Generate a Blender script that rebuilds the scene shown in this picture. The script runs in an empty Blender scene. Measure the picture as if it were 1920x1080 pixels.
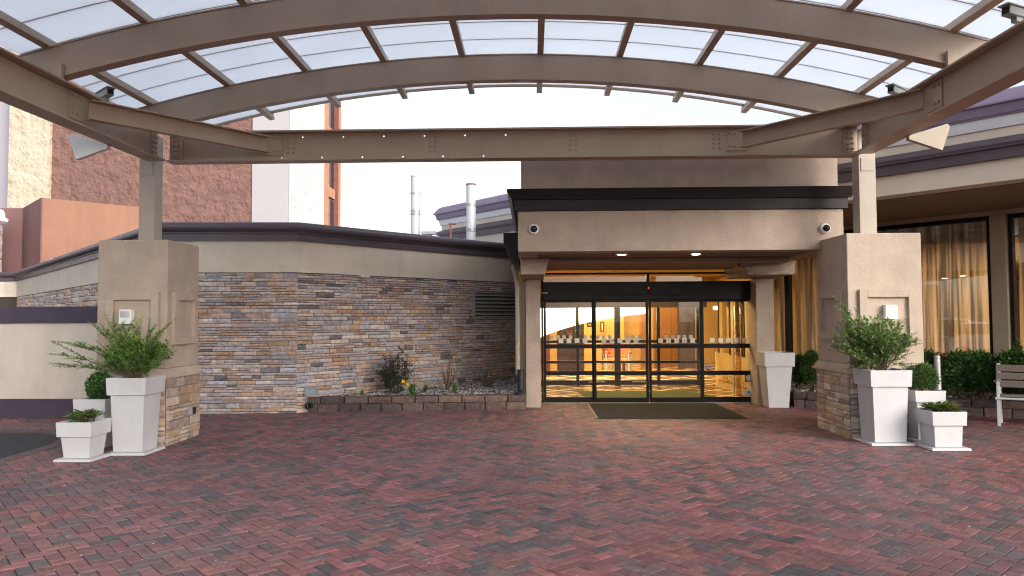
import bpy, bmesh, math, random
from mathutils import Vector, Matrix
R_ = math.radians
scene = bpy.context.scene
COL = scene.collection
rng = random.Random(7)

# ------------------------------------------------------------------ camera
FPX = 1380.0
YAW = math.atan(38 / FPX); PIT = math.atan(57 / FPX); ROLL = 0.0045; EYE = 1.65
CAMP = Vector((0, 0, EYE))
cf = Vector((-math.sin(YAW) * math.cos(PIT), math.cos(YAW) * math.cos(PIT), math.sin(PIT)))
r0 = cf.cross(Vector((0, 0, 1))).normalized(); u0 = r0.cross(cf)
cr = r0 * math.cos(ROLL) - u0 * math.sin(ROLL); cu = u0 * math.cos(ROLL) + r0 * math.sin(ROLL)
cam = bpy.data.cameras.new('camera'); camo = bpy.data.objects.new('camera', cam); COL.objects.link(camo)
cam.sensor_width = 36.0; cam.lens = 36.0 * FPX / 1920.0; cam.clip_start = 0.05; cam.clip_end = 900
M4 = Matrix((cr, cu, -cf)).transposed().to_4x4(); M4.translation = CAMP
camo.matrix_world = M4
scene.camera = camo

# ------------------------------------------------------------------ sky, sun, exposure
SUN_EL, SUN_AZ = R_(24), R_(140)          # azimuth from +Y clockwise: low, behind the camera to the right
w = bpy.data.worlds.new('World'); scene.world = w; w.use_nodes = True
nt = w.node_tree; nt.nodes.clear()
sky = nt.nodes.new('ShaderNodeTexSky'); sky.sky_type = 'NISHITA'; sky.sun_disc = False
sky.sun_elevation = SUN_EL; sky.sun_rotation = SUN_AZ; sky.air_density = 1.0; sky.dust_density = 3.0; sky.ozone_density = 1.0
hs = nt.nodes.new('ShaderNodeHueSaturation'); hs.inputs['Saturation'].default_value = 0.40; hs.inputs['Value'].default_value = 1.0
bg = nt.nodes.new('ShaderNodeBackground'); bg.inputs['Strength'].default_value = 0.15
wo = nt.nodes.new('ShaderNodeOutputWorld')
nt.links.new(sky.outputs[0], hs.inputs['Color']); nt.links.new(hs.outputs[0], bg.inputs[0]); nt.links.new(bg.outputs[0], wo.inputs[0])
sl = bpy.data.lights.new('sun', 'SUN'); sl.energy = 0.55; sl.angle = R_(28); sl.color = (1.0, 0.95, 0.89)
so = bpy.data.objects.new('sun', sl); COL.objects.link(so)
sd = Vector((math.sin(SUN_AZ) * math.cos(SUN_EL), math.cos(SUN_AZ) * math.cos(SUN_EL), math.sin(SUN_EL)))
so.rotation_euler = (-sd).to_track_quat('-Z', 'Y').to_euler(); so.location = (20, -20, 30)
vs = scene.view_settings
scene.display_settings.display_device = 'sRGB'
vs.view_transform = 'Standard'; vs.look = 'None'; vs.gamma = 1.0; vs.exposure = 1.12
try: vs.use_curve_mapping = False
except Exception: pass
scene.render.engine = 'CYCLES'
cy = scene.cycles
cy.use_denoising = True; cy.filter_width = 1.05
try: cy.denoiser = 'OPENIMAGEDENOISE'
except Exception: pass
cy.max_bounces = 8; cy.diffuse_bounces = 4; cy.glossy_bounces = 3; cy.transmission_bounces = 6; cy.transparent_max_bounces = 16
cy.caustics_reflective = False; cy.caustics_refractive = False; cy.sample_clamp_indirect = 6.0

# ------------------------------------------------------------------ pixel helpers (photograph pixels to points at real depths)
def ray(x, y): return cf + cr * ((x - 960) / FPX) - cu * ((y - 540) / FPX)
def PY(x, y, Y): d = ray(x, y); return CAMP + d * (Y / d.y)
def PZ(x, y, z): d = ray(x, y); return CAMP + d * ((z - EYE) / d.z)
def PX(x, y, X): d = ray(x, y); return CAMP + d * (X / d.x)
def proj(p):
    d = Vector(p) - CAMP; z = d.dot(cf)
    if z < .05: return (-9e3, -9e3, z)
    return (960 + FPX * d.dot(cr) / z, 540 - FPX * d.dot(cu) / z, z)

# ------------------------------------------------------------------ materials
MATS = {}
def _mat(name):
    m = bpy.data.materials.new(name); m.use_nodes = True; n = m.node_tree; n.nodes.clear()
    out = n.nodes.new('ShaderNodeOutputMaterial'); return m, n, out
def N(n, t, **kw):
    o = n.nodes.new(t)
    for k, v in kw.items():
        if k in o.inputs: o.inputs[k].default_value = v
        else: setattr(o, k, v)
    return o
def pos(n):
    return n.nodes.new('ShaderNodeNewGeometry').outputs['Position']
def noise(n, vec, scale, detail=4, rough=.55):
    t = N(n, 'ShaderNodeTexNoise', Scale=scale, Detail=detail, Roughness=rough); n.links.new(vec, t.inputs['Vector']); return t.outputs['Fac']
def ramp(n, fac, stops, interp='LINEAR'):
    r = n.nodes.new('ShaderNodeValToRGB'); r.color_ramp.interpolation = interp
    e = r.color_ramp.elements
    e[0].position, e[0].color = stops[0][0], (*stops[0][1], 1)
    e[1].position, e[1].color = stops[-1][0], (*stops[-1][1], 1)
    for p, c in stops[1:-1]:
        k = e.new(p); k.color = (*c, 1)
    n.links.new(fac, r.inputs[0]); return r.outputs[0]
def mix(n, fac, a, b, mode='MIX'):
    m = n.nodes.new('ShaderNodeMix'); m.data_type = 'RGBA'; m.blend_type = mode
    for s, v in ((m.inputs[0], fac), (m.inputs[6], a), (m.inputs[7], b)):
        if hasattr(v, 'is_linked') or hasattr(v, 'links'): n.links.new(v, s)
        elif isinstance(v, (int, float)): s.default_value = v
        else: s.default_value = (*v, 1)
    return m.outputs[2]
def g(v): return (v, v, v)

def surf(name, col, var=.12, scale=6.0, rough=.75, bump=.15, bscale=60, metal=0.0, stain=0.0, stretch=None, coat=0, spec=.4, bdist=.01):
    """painted / rendered / plain surface with grain, blotches and fine relief"""
    if name in MATS: return MATS[name]
    m, n, out = _mat(name); p = pos(n)
    v = p
    if stretch:
        mp = N(n, 'ShaderNodeMapping'); mp.inputs['Scale'].default_value = stretch; n.links.new(p, mp.inputs[0]); v = mp.outputs[0]
    a = tuple(max(0, c * (1 - var)) for c in col); b = tuple(min(1, c * (1 + var)) for c in col)
    c1 = ramp(n, noise(n, v, scale, 5), [(.3, a), (.7, b)])
    fine = ramp(n, noise(n, p, bscale, 3), [(.3, g(1 - var * .7)), (.7, g(1.0))])
    c2 = mix(n, 1.0, c1, fine, 'MULTIPLY')
    if stain:
        mp = N(n, 'ShaderNodeMapping'); mp.inputs['Scale'].default_value = (2.2, 2.2, .35); n.links.new(p, mp.inputs[0])
        s = ramp(n, noise(n, mp.outputs[0], 1.6, 6, .65), [(.42, g(1)), (.75, g(1 - stain))])
        c2 = mix(n, 1.0, c2, s, 'MULTIPLY')
    bs = N(n, 'ShaderNodeBsdfPrincipled', Roughness=rough, Metallic=metal)
    bs.inputs['Specular IOR Level'].default_value = spec
    if coat: bs.inputs['Coat Weight'].default_value = coat
    n.links.new(c2, bs.inputs['Base Color'])
    rr = ramp(n, noise(n, p, scale * 2.3, 3), [(.3, g(max(.02, rough - .08))), (.7, g(min(1, rough + .08)))]); n.links.new(rr, bs.inputs['Roughness'])
    if bump:
        bp = N(n, 'ShaderNodeBump', Strength=bump, Distance=bdist); n.links.new(noise(n, p, bscale, 4), bp.inputs['Height']); n.links.new(bp.outputs[0], bs.inputs['Normal'])
    n.links.new(bs.outputs[0], out.inputs[0]); MATS[name] = m; return m

def pieces(name, stops, src, rough=.8, bump=.5, bscale=45, grain=.3, patch=None, bdist=.01):
    """many alike pieces: one tone per piece, from the object (src 'obj') or from the mesh attribute rnd"""
    key = name + src
    if key in MATS: return MATS[key]
    m, n, out = _mat(key); p = pos(n)
    if src == 'obj': f = n.nodes.new('ShaderNodeObjectInfo').outputs['Random']
    else:
        a = n.nodes.new('ShaderNodeAttribute'); a.attribute_name = 'rnd'; f = a.outputs['Fac']
    c = ramp(n, f, stops, 'CONSTANT')
    # a second, independent brightness per piece
    mm = N(n, 'ShaderNodeMath', operation='MULTIPLY'); n.links.new(f, mm.inputs[0]); mm.inputs[1].default_value = 91.7
    fr = N(n, 'ShaderNodeMath', operation='FRACT'); n.links.new(mm.outputs[0], fr.inputs[0])
    c = mix(n, 1.0, c, ramp(n, fr.outputs[0], [(0, g(.78)), (1, g(1.18))]), 'MULTIPLY')
    c = mix(n, 1.0, c, ramp(n, noise(n, p, 16, 5, .6), [(.3, g(1 - grain)), (.7, g(1.0 + grain * .35))]), 'MULTIPLY')
    c = mix(n, 1.0, c, ramp(n, noise(n, p, 140, 2), [(.3, g(1 - grain * .6)), (.7, g(1.05))]), 'MULTIPLY')
    if patch:
        c = mix(n, ramp(n, noise(n, p, .45, 5, .6), [(.45, g(0)), (.72, g(patch[1]))]), c, patch[0])
    bs = N(n, 'ShaderNodeBsdfPrincipled', Roughness=rough); bs.inputs['Specular IOR Level'].default_value = .35
    n.links.new(c, bs.inputs['Base Color'])
    bp = N(n, 'ShaderNodeBump', Strength=bump, Distance=bdist); n.links.new(noise(n, p, bscale, 5, .65), bp.inputs['Height']); n.links.new(bp.outputs[0], bs.inputs['Normal'])
    n.links.new(bs.outputs[0], out.inputs[0]); MATS[key] = m; return m

def leafmat(name, stops, trans=.35, rough=.45):
    if name in MATS: return MATS[name]
    m, n, out = _mat(name)
    a = n.nodes.new('ShaderNodeAttribute'); a.attribute_name = 'rnd'
    c = ramp(n, a.outputs['Fac'], stops)
    bs = N(n, 'ShaderNodeBsdfPrincipled', Roughness=rough); bs.inputs['Specular IOR Level'].default_value = .4
    n.links.new(c, bs.inputs['Base Color'])
    tr = N(n, 'ShaderNodeBsdfTranslucent'); n.links.new(mix(n, 1.0, c, (1.1, 1.25, .6), 'MULTIPLY'), tr.inputs[0])
    ms = N(n, 'ShaderNodeMixShader', Fac=trans); n.links.new(bs.outputs[0], ms.inputs[1]); n.links.new(tr.outputs[0], ms.inputs[2])
    n.links.new(ms.outputs[0], out.inputs[0]); MATS[name] = m; return m

def glassmat(name, tint=(1, 1, 1), refl=1.0):
    if name in MATS: return MATS[name]
    m, n, out = _mat(name)
    lw = N(n, 'ShaderNodeLayerWeight', Blend=.5)
    pw = N(n, 'ShaderNodeMath', operation='POWER'); n.links.new(lw.outputs['Facing'], pw.inputs[0]); pw.inputs[1].default_value = 5
    ma = N(n, 'ShaderNodeMath', operation='MULTIPLY_ADD'); n.links.new(pw.outputs[0], ma.inputs[0]); ma.inputs[1].default_value = .9; ma.inputs[2].default_value = .045 * refl
    t = N(n, 'ShaderNodeBsdfTransparent'); t.inputs[0].default_value = (*tint, 1)
    gl = N(n, 'ShaderNodeBsdfGlossy', Roughness=.0)
    ms = n.nodes.new('ShaderNodeMixShader'); n.links.new(ma.outputs[0], ms.inputs[0]); n.links.new(t.outputs[0], ms.inputs[1]); n.links.new(gl.outputs[0], ms.inputs[2])
    n.links.new(ms.outputs[0], out.inputs[0]); MATS[name] = m; return m

def emit(name, col, s):
    if name in MATS: return MATS[name]
    m, n, out = _mat(name); e = N(n, 'ShaderNodeEmission', Strength=s); e.inputs[0].default_value = (*col, 1)
    n.links.new(e.outputs[0], out.inputs[0]); MATS[name] = m; return m

STUCCO = surf('taupe_stucco', (.47, .375, .305), .09, 3.5, .9, .8, 42, stain=.10)
STUCCO_D = surf('taupe_stucco_plain', (.43, .35, .275), .08, 2.5, .9, .5, 70)
STUCCO_L = surf('pale_stucco', (.60, .53, .45), .07, 1.8, .9, .35, 60, stain=.10)
STEEL = surf('taupe_steel_paint', (.46, .35, .262), .06, 1.6, .42, .05, 25, stain=.08)
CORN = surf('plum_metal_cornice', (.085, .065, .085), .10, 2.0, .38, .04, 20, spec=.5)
CORN_L = surf('plum_metal_cornice_lit', (.20, .165, .24), .08, 2.0, .45, .04, 20)  # lit copy of the plum metal: brighter light painted in as a paler colour
PLUM = surf('plum_painted_plaster', (.060, .045, .068), .10, 3.0, .7, .2, 60)
MORTAR = surf('dark_mortar', (.05, .045, .042), .2, 8, .95, .5, 60)
DARK = surf('black_anodised', (.011, .009, .010), .15, 4, .42, .03, 30, spec=.2)
GASKET = surf('black_rubber', (.012, .012, .012), .1, 8, .8, .1, 60)
WHITE = surf('white_resin', (.52, .515, .53), .05, 3.0, .5, .05, 50, stain=.07)
WHITE_P = surf('white_paint', (.80, .80, .80), .03, 3, .45, .03, 40)
SOIL = surf('potting_soil', (.035, .026, .02), .3, 14, .95, .8, 40)
CREAM = surf('cream_paint', (.60, .53, .45), .05, 2, .8, .1, 40)
GREYB = surf('pale_grey_metal', (.62, .64, .68), .05, 2, .55, .05, 30)
SOFFIT = surf('brown_soffit', (.20, .145, .105), .08, 1.5, .85, .1, 50)
BROWNBLK = surf('brown_splitface_block', (.215, .118, .10), .16, 1.2, .95, 1.0, 2.2, bdist=.25)
CREAMBLK = surf('cream_splitface_block', (.55, .465, .36), .06, 1.2, .95, 1.0, 2.2, bdist=.2)
WHITEBLK = surf('white_splitface_block', (.66, .645, .635), .07, 1.2, .95, .9, 2.2, bdist=.15)
GREYWALL = surf('smooth_grey_wall', (.40, .385, .40), .03, .4, .85, .1, 20)
LILACWALL = surf('lilac_grey_wall', (.40, .38, .43), .03, .4, .85, .1, 20)
ORANGE = surf('orange_stucco', (.275, .140, .094), .08, .6, .9, .3, 25, stain=.12)
BRICKOR = surf('orange_brick_band', (.55, .26, .16), .12, 1.5, .9, .6, 6, bdist=.05)
BRICKBR = surf('dark_brick_band', (.24, .10, .075), .2, 2, .9, .7, 6, bdist=.05)
ASPHALT = surf('asphalt', (.05, .05, .054), .25, 5, .9, .7, 120)
JOINT = surf('joint_sand', (.05, .042, .04), .35, 20, .95, .5, 150)
RUBBER = surf('black_mat_pile', (.018, .016, .015), .2, 30, .95, .7, 250)
GREENM = surf('green_mat_pile', (.05, .07, .03), .2, 30, .95, .7, 250)
PLASTG = surf('grey_plastic', (.27, .32, .36), .05, 10, .5, .05, 40)
BLACKPL = surf('black_plastic', (.02, .022, .024), .1, 10, .5, .05, 40)
GALV = surf('galvanised_steel', (.42, .43, .44), .12, 5, .45, .05, 30, metal=.6)
SILVER = surf('silver_paint', (.52, .54, .56), .08, 6, .4, .04, 40, metal=.3)
CAMGREY = surf('camera_housing_grey', (.36, .37, .36), .06, 8, .5, .03, 40)
WOOD = surf('weathered_bench_wood', (.185, .145, .125), .28, 9, .75, .3, 60, stretch=(1.2, 9, 9))
STEMM = surf('twig_bark', (.11, .075, .05), .25, 30, .9, .4, 90)
LOUV = surf('louvre_paint', (.30, .29, .29), .06, 4, .5, .05, 40)
FLUE = surf('galvanised_flue', (.50, .505, .52), .06, 3, .4, .03, 20, metal=.1)
WARMW = surf('lobby_wall_paint', (.52, .34, .13), .05, 1, .7, .05, 40)
WARMWOOD = surf('lobby_wood_panel', (.27, .13, .045), .2, 5, .5, .1, 30, stretch=(6, 6, .6))
LOBDARK = surf('lobby_dark_panel', (.05, .032, .022), .15, 4, .5, .05, 30)
LOBWHITE = surf('lobby_white_bulkhead', (.86, .84, .78), .02, 1, .8, .02, 30)
CEIL = surf('lobby_ceiling', (.6, .5, .3), .03, 1, .85, .05, 40)
SEATOR = surf('orange_vinyl', (.50, .13, .03), .12, 8, .5, .1, 60)
BRASS = surf('brass_guard', (.80, .58, .28), .08, 6, .28, .03, 40, metal=.8)
GLASS = glassmat('door_glass', (.97, .96, .94)); WGLASS = glassmat('window_glass', (.92, .92, .92), 3.4)
STICK = surf('frosted_sticker', (.85, .82, .72), .03, 10, .6, .02, 60)
INK = surf('black_ink', (.02, .02, .02), .05, 10, .6, 0)
BLUEINK = surf('blue_ink', (.02, .06, .42), .05, 10, .5, 0)
REDINK = surf('red_ink', (.45, .03, .02), .05, 10, .5, 0)
LAMPW = emit('recessed_lamp_lens', (1.0, .86, .62), 14.0)
LAMPO = emit('wall_lamp_lens', (1.0, .72, .3), 5.0)
BULB = emit('lobby_fitting_lens', (1.0, .85, .6), 8.0)

BR_RED = [(0, (.315, .130, .130)), (.20, (.26, .110, .114)), (.38, (.285, .130, .116)), (.53, (.225, .115, .117)), (.68, (.182, .124, .121)), (.82, (.118, .100, .106)), (.92, (.14, .112, .116))]
PATCH = ((.15, .118, .126), .6)
BRICK_O = pieces('paver', BR_RED, 'obj', .62, .6, 90, .42, PATCH, .005)
BRICK_A = pieces('paver', BR_RED, 'att', .62, .6, 90, .42, PATCH, .005)
ST = [(0, (.62, .485, .43)), (.17, (.58, .375, .27)), (.29, (.55, .485, .49)), (.46, (.57, .42, .375)), (.60, (.50, .475, .525)), (.72, (.68, .585, .53)), (.85, (.24, .22, .24)), (.885, (.43, .37, .375)), (.95, (.60, .40, .275))]
STONE_O = pieces('ledgestone', ST, 'obj', .85, .9, 28, .38, None, .02); STONE_A = pieces('ledgestone', ST, 'att', .85, .9, 28, .38, None, .02)
PS = [(0, (.52, .36, .26)), (.25, (.56, .45, .375)), (.45, (.47, .36, .32)), (.6, (.55, .39, .275)), (.78, (.30, .27, .27)), (.85, (.62, .52, .43))]
PSTONE_O = pieces('pillar_stone', PS, 'obj', .85, .9, 30, .34, None, .015)
BK = [(0, (.155, .108, .100)), (.3, (.185, .124, .103)), (.55, (.115, .088, .086)), (.78, (.225, .15, .115)), (.9, (.135, .10, .097))]
BLOCK_O = pieces('retaining_block', BK, 'obj', .95, 1.0, 35, .4, None, .02)
PEB = [(0, (.38, .36, .35)), (.25, (.16, .13, .12)), (.5, (.55, .53, .52)), (.7, (.24, .17, .14)), (.85, (.08, .07, .07))]
PEBBLE = pieces('gravel_pebble', PEB, 'att', .85, .3, 60, .2)
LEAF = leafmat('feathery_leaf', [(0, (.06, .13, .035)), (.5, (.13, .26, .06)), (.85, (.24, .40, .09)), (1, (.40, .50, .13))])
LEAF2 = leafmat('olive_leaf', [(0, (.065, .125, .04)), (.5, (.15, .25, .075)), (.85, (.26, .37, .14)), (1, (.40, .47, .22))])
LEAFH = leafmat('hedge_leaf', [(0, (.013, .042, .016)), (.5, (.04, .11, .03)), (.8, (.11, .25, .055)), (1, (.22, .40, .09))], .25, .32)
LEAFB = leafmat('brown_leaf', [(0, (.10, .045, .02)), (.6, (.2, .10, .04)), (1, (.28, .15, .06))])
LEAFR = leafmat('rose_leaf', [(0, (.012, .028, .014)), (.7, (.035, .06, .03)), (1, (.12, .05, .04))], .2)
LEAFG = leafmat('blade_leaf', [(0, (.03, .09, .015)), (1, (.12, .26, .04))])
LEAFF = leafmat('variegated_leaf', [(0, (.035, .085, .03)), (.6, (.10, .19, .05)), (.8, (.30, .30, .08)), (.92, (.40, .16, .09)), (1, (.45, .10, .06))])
PETY = surf('yellow_petal', (.75, .50, .03), .1, 20, .6, 0); PETP = surf('pink_petal', (.65, .12, .32), .1, 20, .6, 0)

def curtainmat():
    m, n, out = _mat('sheer_curtain'); p = pos(n)
    mp = N(n, 'ShaderNodeMapping'); mp.inputs['Scale'].default_value = (5, 5, .10); n.links.new(p, mp.inputs[0])
    c = ramp(n, noise(n, mp.outputs[0], 2.0, 3), [(.40, (.42, .37, .34)), (.60, (.66, .56, .44))])
    d = N(n, 'ShaderNodeBsdfDiffuse'); n.links.new(c, d.inputs[0]); t = N(n, 'ShaderNodeBsdfTranslucent'); n.links.new(c, t.inputs[0])
    f = ramp(n, noise(n, mp.outputs[0], 3.1, 2), [(.42, g(.10)), (.56, g(.75))])
    ms = n.nodes.new('ShaderNodeMixShader'); n.links.new(f, ms.inputs[0]); n.links.new(d.outputs[0], ms.inputs[1]); n.links.new(t.outputs[0], ms.inputs[2])
    n.links.new(ms.outputs[0], out.inputs[0]); return m
CURT = curtainmat()
def polymat():
    m, n, out = _mat('opal_polycarbonate'); p = pos(n)
    c = ramp(n, noise(n, p, 1.2, 5), [(.3, (.82, .86, .91)), (.7, (.87, .90, .95))])
    t = N(n, 'ShaderNodeBsdfTranslucent'); n.links.new(c, t.inputs[0]); d = N(n, 'ShaderNodeBsdfPrincipled', Roughness=.35); n.links.new(c, d.inputs['Base Color'])
    tr = N(n, 'ShaderNodeBsdfTransparent'); tr.inputs[0].default_value = (.85, .9, .95, 1)
    a = N(n, 'ShaderNodeMixShader', Fac=.22); n.links.new(t.outputs[0], a.inputs[1]); n.links.new(d.outputs[0], a.inputs[2])
    b = N(n, 'ShaderNodeMixShader', Fac=.10); n.links.new(a.outputs[0], b.inputs[1]); n.links.new(tr.outputs[0], b.inputs[2])
    n.links.new(b.outputs[0], out.inputs[0]); return m
POLY = polymat()
def floormat():
    """warm polished tile floor with a lattice of pale inlaid lines (flat print)"""
    m, n, out = _mat('lobby_tile_floor'); p = pos(n)
    sx = n.nodes.new('ShaderNodeSeparateXYZ'); n.links.new(p, sx.inputs[0])
    def line(a, b, period, wd):
        q = N(n, 'ShaderNodeMath', operation='MULTIPLY'); n.links.new(sx.outputs[0], q.inputs[0]); q.inputs[1].default_value = a
        q2 = N(n, 'ShaderNodeMath', operation='MULTIPLY_ADD'); n.links.new(sx.outputs[1], q2.inputs[0]); q2.inputs[1].default_value = b; n.links.new(q.outputs[0], q2.inputs[2])
        dv = N(n, 'ShaderNodeMath', operation='DIVIDE'); n.links.new(q2.outputs[0], dv.inputs[0]); dv.inputs[1].default_value = period
        f = N(n, 'ShaderNodeMath', operation='FRACT'); n.links.new(dv.outputs[0], f.inputs[0])
        l = N(n, 'ShaderNodeMath', operation='LESS_THAN'); n.links.new(f.outputs[0], l.inputs[0]); l.inputs[1].default_value = wd; return l.outputs[0]
    mx = N(n, 'ShaderNodeMath', operation='MAXIMUM'); n.links.new(line(.71, .71, .82, .10), mx.inputs[0]); n.links.new(line(-.71, .71, .82, .10), mx.inputs[1])
    c = mix(n, mx.outputs[0], ramp(n, noise(n, p, 3, 4), [(.3, (.11, .06, .022)), (.7, (.17, .095, .04))]), (.72, .60, .40))
    bs = N(n, 'ShaderNodeBsdfPrincipled', Roughness=.22); n.links.new(c, bs.inputs['Base Color']); n.links.new(bs.outputs[0], out.inputs[0]); return m
LOBFLOOR = floormat()
def brickplain():
    m, n, out = _mat('brick_paving_far'); p = pos(n)
    b = N(n, 'ShaderNodeTexBrick', Scale=5.0); n.links.new(p, b.inputs[0])
    b.inputs['Color1'].default_value = (.18, .056, .058, 1); b.inputs['Color2'].default_value = (.075, .05, .055, 1); b.inputs['Mortar'].default_value = (.05, .04, .04, 1)
    bs = N(n, 'ShaderNodeBsdfPrincipled', Roughness=.75); n.links.new(b.outputs[0], bs.inputs['Base Color']); n.links.new(bs.outputs[0], out.inputs[0]); return m
BRICKFAR = brickplain()

# ------------------------------------------------------------------ mesh builder
class MB:
    def __init__(s): s.v = []; s.f = []; s.r = []
    def add(s, verts, faces, r=0.0):
        o = len(s.v); s.v += [tuple(v) for v in verts]; s.f += [tuple(i + o for i in f) for f in faces]; s.r += [r] * len(faces); return s
    def hexa(s, b, t, r=0.0):   # b, t: four corners each, counter-clockwise from above
        return s.add(list(b) + list(t), [(3, 2, 1, 0), (4, 5, 6, 7), (0, 1, 5, 4), (1, 2, 6, 5), (2, 3, 7, 6), (3, 0, 4, 7)], r)
    def box(s, x0, x1, y0, y1, z0, z1, r=0.0):
        return s.hexa([(x0, y0, z0), (x1, y0, z0), (x1, y1, z0), (x0, y1, z0)], [(x0, y0, z1), (x1, y0, z1), (x1, y1, z1), (x0, y1, z1)], r)
    def obox(s, c, ax, ay, az, hx, hy, hz, r=0.0):
        c = Vector(c); ax, ay, az = Vector(ax).normalized() * hx, Vector(ay).normalized() * hy, Vector(az).normalized() * hz
        return s.hexa([c - ax - ay - az, c + ax - ay - az, c + ax + ay - az, c - ax + ay - az], [c - ax - ay + az, c + ax - ay + az, c + ax + ay + az, c - ax + ay + az], r)
    def bar(s, p, q, wd, ht, up=(0, 0, 1)):
        p, q = Vector(p), Vector(q); d = (q - p); L = d.length; d.normalize(); side = d.cross(Vector(up)).normalized(); u = side.cross(d)
        return s.obox((p + q) / 2, d, side, u, L / 2, wd / 2, ht / 2)
    def prism(s, poly, z0, z1, r=0.0):     # poly in XY
        n = len(poly)
        return s.add([(x, y, z0) for x, y in poly] + [(x, y, z1) for x, y in poly],
                     [tuple(range(n - 1, -1, -1)), tuple(range(n, 2 * n))] + [(i, (i + 1) % n, n + (i + 1) % n, n + i) for i in range(n)], r)
    def prism_y(s, poly, y0, y1, r=0.0):   # poly in XZ, extruded along Y
        n = len(poly)
        return s.add([(x, y0, z) for x, z in poly] + [(x, y1, z) for x, z in poly],
                     [tuple(range(n)), tuple(range(2 * n - 1, n - 1, -1))] + [(i, n + i, n + (i + 1) % n, (i + 1) % n) for i in range(n)], r)
    def sweep(s, path, prof, side=1, r=0.0, caps=True):
        """prof: (outward offset, z), closed; path: plan polyline; outward = right of travel when side is 1"""
        P = [Vector((x, y)) for x, y in path]; n = len(prof); offs = []
        for i in range(len(P)):
            ds = []
            if i > 0: ds.append((P[i] - P[i - 1]).normalized())
            if i < len(P) - 1: ds.append((P[i + 1] - P[i]).normalized())
            ns = [Vector((d.y, -d.x)) * side for d in ds]
            m = ns[0] if len(ns) == 1 else (ns[0] + ns[1]) / max(.2, 1 + ns[0].dot(ns[1]))
            offs.append(m)
        vs = [(P[i].x + offs[i].x * o, P[i].y + offs[i].y * o, z) for i in range(len(P)) for o, z in prof]
        fs = []
        for i in range(len(P) - 1):
            for k in range(n):
                a, b = i * n + k, i * n + (k + 1) % n
                fs.append((a, b, b + n, a + n))
        if caps: fs += [tuple(range(n - 1, -1, -1)), tuple(range((len(P) - 1) * n, len(P) * n))]
        return s.add(vs, fs, r)
    def tube(s, pts, rad, k=6, r=0.0, cap=True):
        pts = [Vector(p) for p in pts]; rads = rad if isinstance(rad, (list, tuple)) else [rad] * len(pts); vs = []; fs = []
        for i, p in enumerate(pts):
            d = (pts[min(i + 1, len(pts) - 1)] - pts[max(i - 1, 0)])
            d = d.normalized() if d.length > 1e-9 else Vector((0, 0, 1))
            a = d.cross(Vector((0, 0, 1)) if abs(d.z) < .9 else Vector((1, 0, 0))).normalized(); b = d.cross(a)
            vs += [p + (a * math.cos(2 * math.pi * j / k) + b * math.sin(2 * math.pi * j / k)) * rads[i] for j in range(k)]
        for i in range(len(pts) - 1):
            for j in range(k): fs.append((i * k + j, i * k + (j + 1) % k, (i + 1) * k + (j + 1) % k, (i + 1) * k + j))
        if cap: fs += [tuple(range(k - 1, -1, -1)), tuple(range((len(pts) - 1) * k, len(pts) * k))]
        return s.add(vs, fs, r)
    def lathe(s, c, prof, k=24, axis='z', r=0.0):
        vs = []; fs = []
        for o, h in prof:
            for j in range(k):
                a = 2 * math.pi * j / k
                vs.append((c[0] + o * math.cos(a), c[1] + o * math.sin(a), c[2] + h) if axis == 'z' else (c[0] + o * math.cos(a), c[1] - h, c[2] + o * math.sin(a)))
        for i in range(len(prof) - 1):
            for j in range(k): fs.append((i * k + j, i * k + (j + 1) % k, (i + 1) * k + (j + 1) % k, (i + 1) * k + j))
        fs += [tuple(range(k - 1, -1, -1)), tuple(range((len(prof) - 1) * k, len(prof) * k))]
        return s.add(vs, fs, r)
    def mesh(s, name, origin=(0, 0, 0), bevel=0, smooth=False, attr=False):
        me = bpy.data.meshes.new(name); o = Vector(origin)
        me.from_pydata([tuple(Vector(v) - o) for v in s.v], [], s.f)
        if attr:
            a = me.attributes.new('rnd', 'FLOAT', 'FACE'); a.data.foreach_set('value', s.r)
        bm = bmesh.new(); bm.from_mesh(me)
        if not attr: bmesh.ops.recalc_face_normals(bm, faces=bm.faces)
        if bevel: bmesh.ops.bevel(bm, geom=[e for e in bm.edges if len(e.link_faces) == 2 and e.calc_face_angle(0) > .5], offset=bevel, segments=2, affect='EDGES', profile=.5, clamp_overlap=True)
        bm.to_mesh(me); bm.free()
        if smooth:
            me.polygons.foreach_set('use_smooth', [True] * len(me.polygons))
            if smooth != 'all':
                try: me.set_sharp_from_angle(angle=R_(35))
                except Exception: pass
        return me

def link(name, data, parent=None):
    o = bpy.data.objects.new(name, data); COL.objects.link(o)
    if parent is not None: o.parent = parent
    return o
def wloc(o):
    p = Vector((0, 0, 0))
    while o is not None: p += o.location; o = o.parent
    return p
def thing(name, label, cat, loc, group=None):
    o = link(name, None); o.location = loc; o.empty_display_size = .2; o['label'] = label; o['category'] = cat; o['kind'] = 'thing'
    if group: o['group'] = group
    return o
def tag(o, label, cat, group=None):
    o['label'] = label; o['category'] = cat; o['kind'] = 'thing'
    if group: o['group'] = group
    return o
def part(name, mb, m, parent, bevel=0, smooth=False, attr=False, label=None, kind=None):
    o = link(name, mb.mesh(name, wloc(parent), bevel, smooth, attr), parent); o.data.materials.append(m)
    if label: o['label'] = label
    if kind: o['kind'] = kind
    return o
def single(name, mb, m, label, cat, loc, group=None, bevel=0, smooth=False, attr=False):
    o = link(name, mb.mesh(name, loc, bevel, smooth, attr)); o.data.materials.append(m); o.location = loc; return tag(o, label, cat, group)
def struct(name, mb, m, bevel=0, attr=False, kind='structure'):
    o = link(name, mb.mesh(name, (0, 0, 0), bevel, False, attr)); o.data.materials.append(m); o['kind'] = kind; return o

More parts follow.
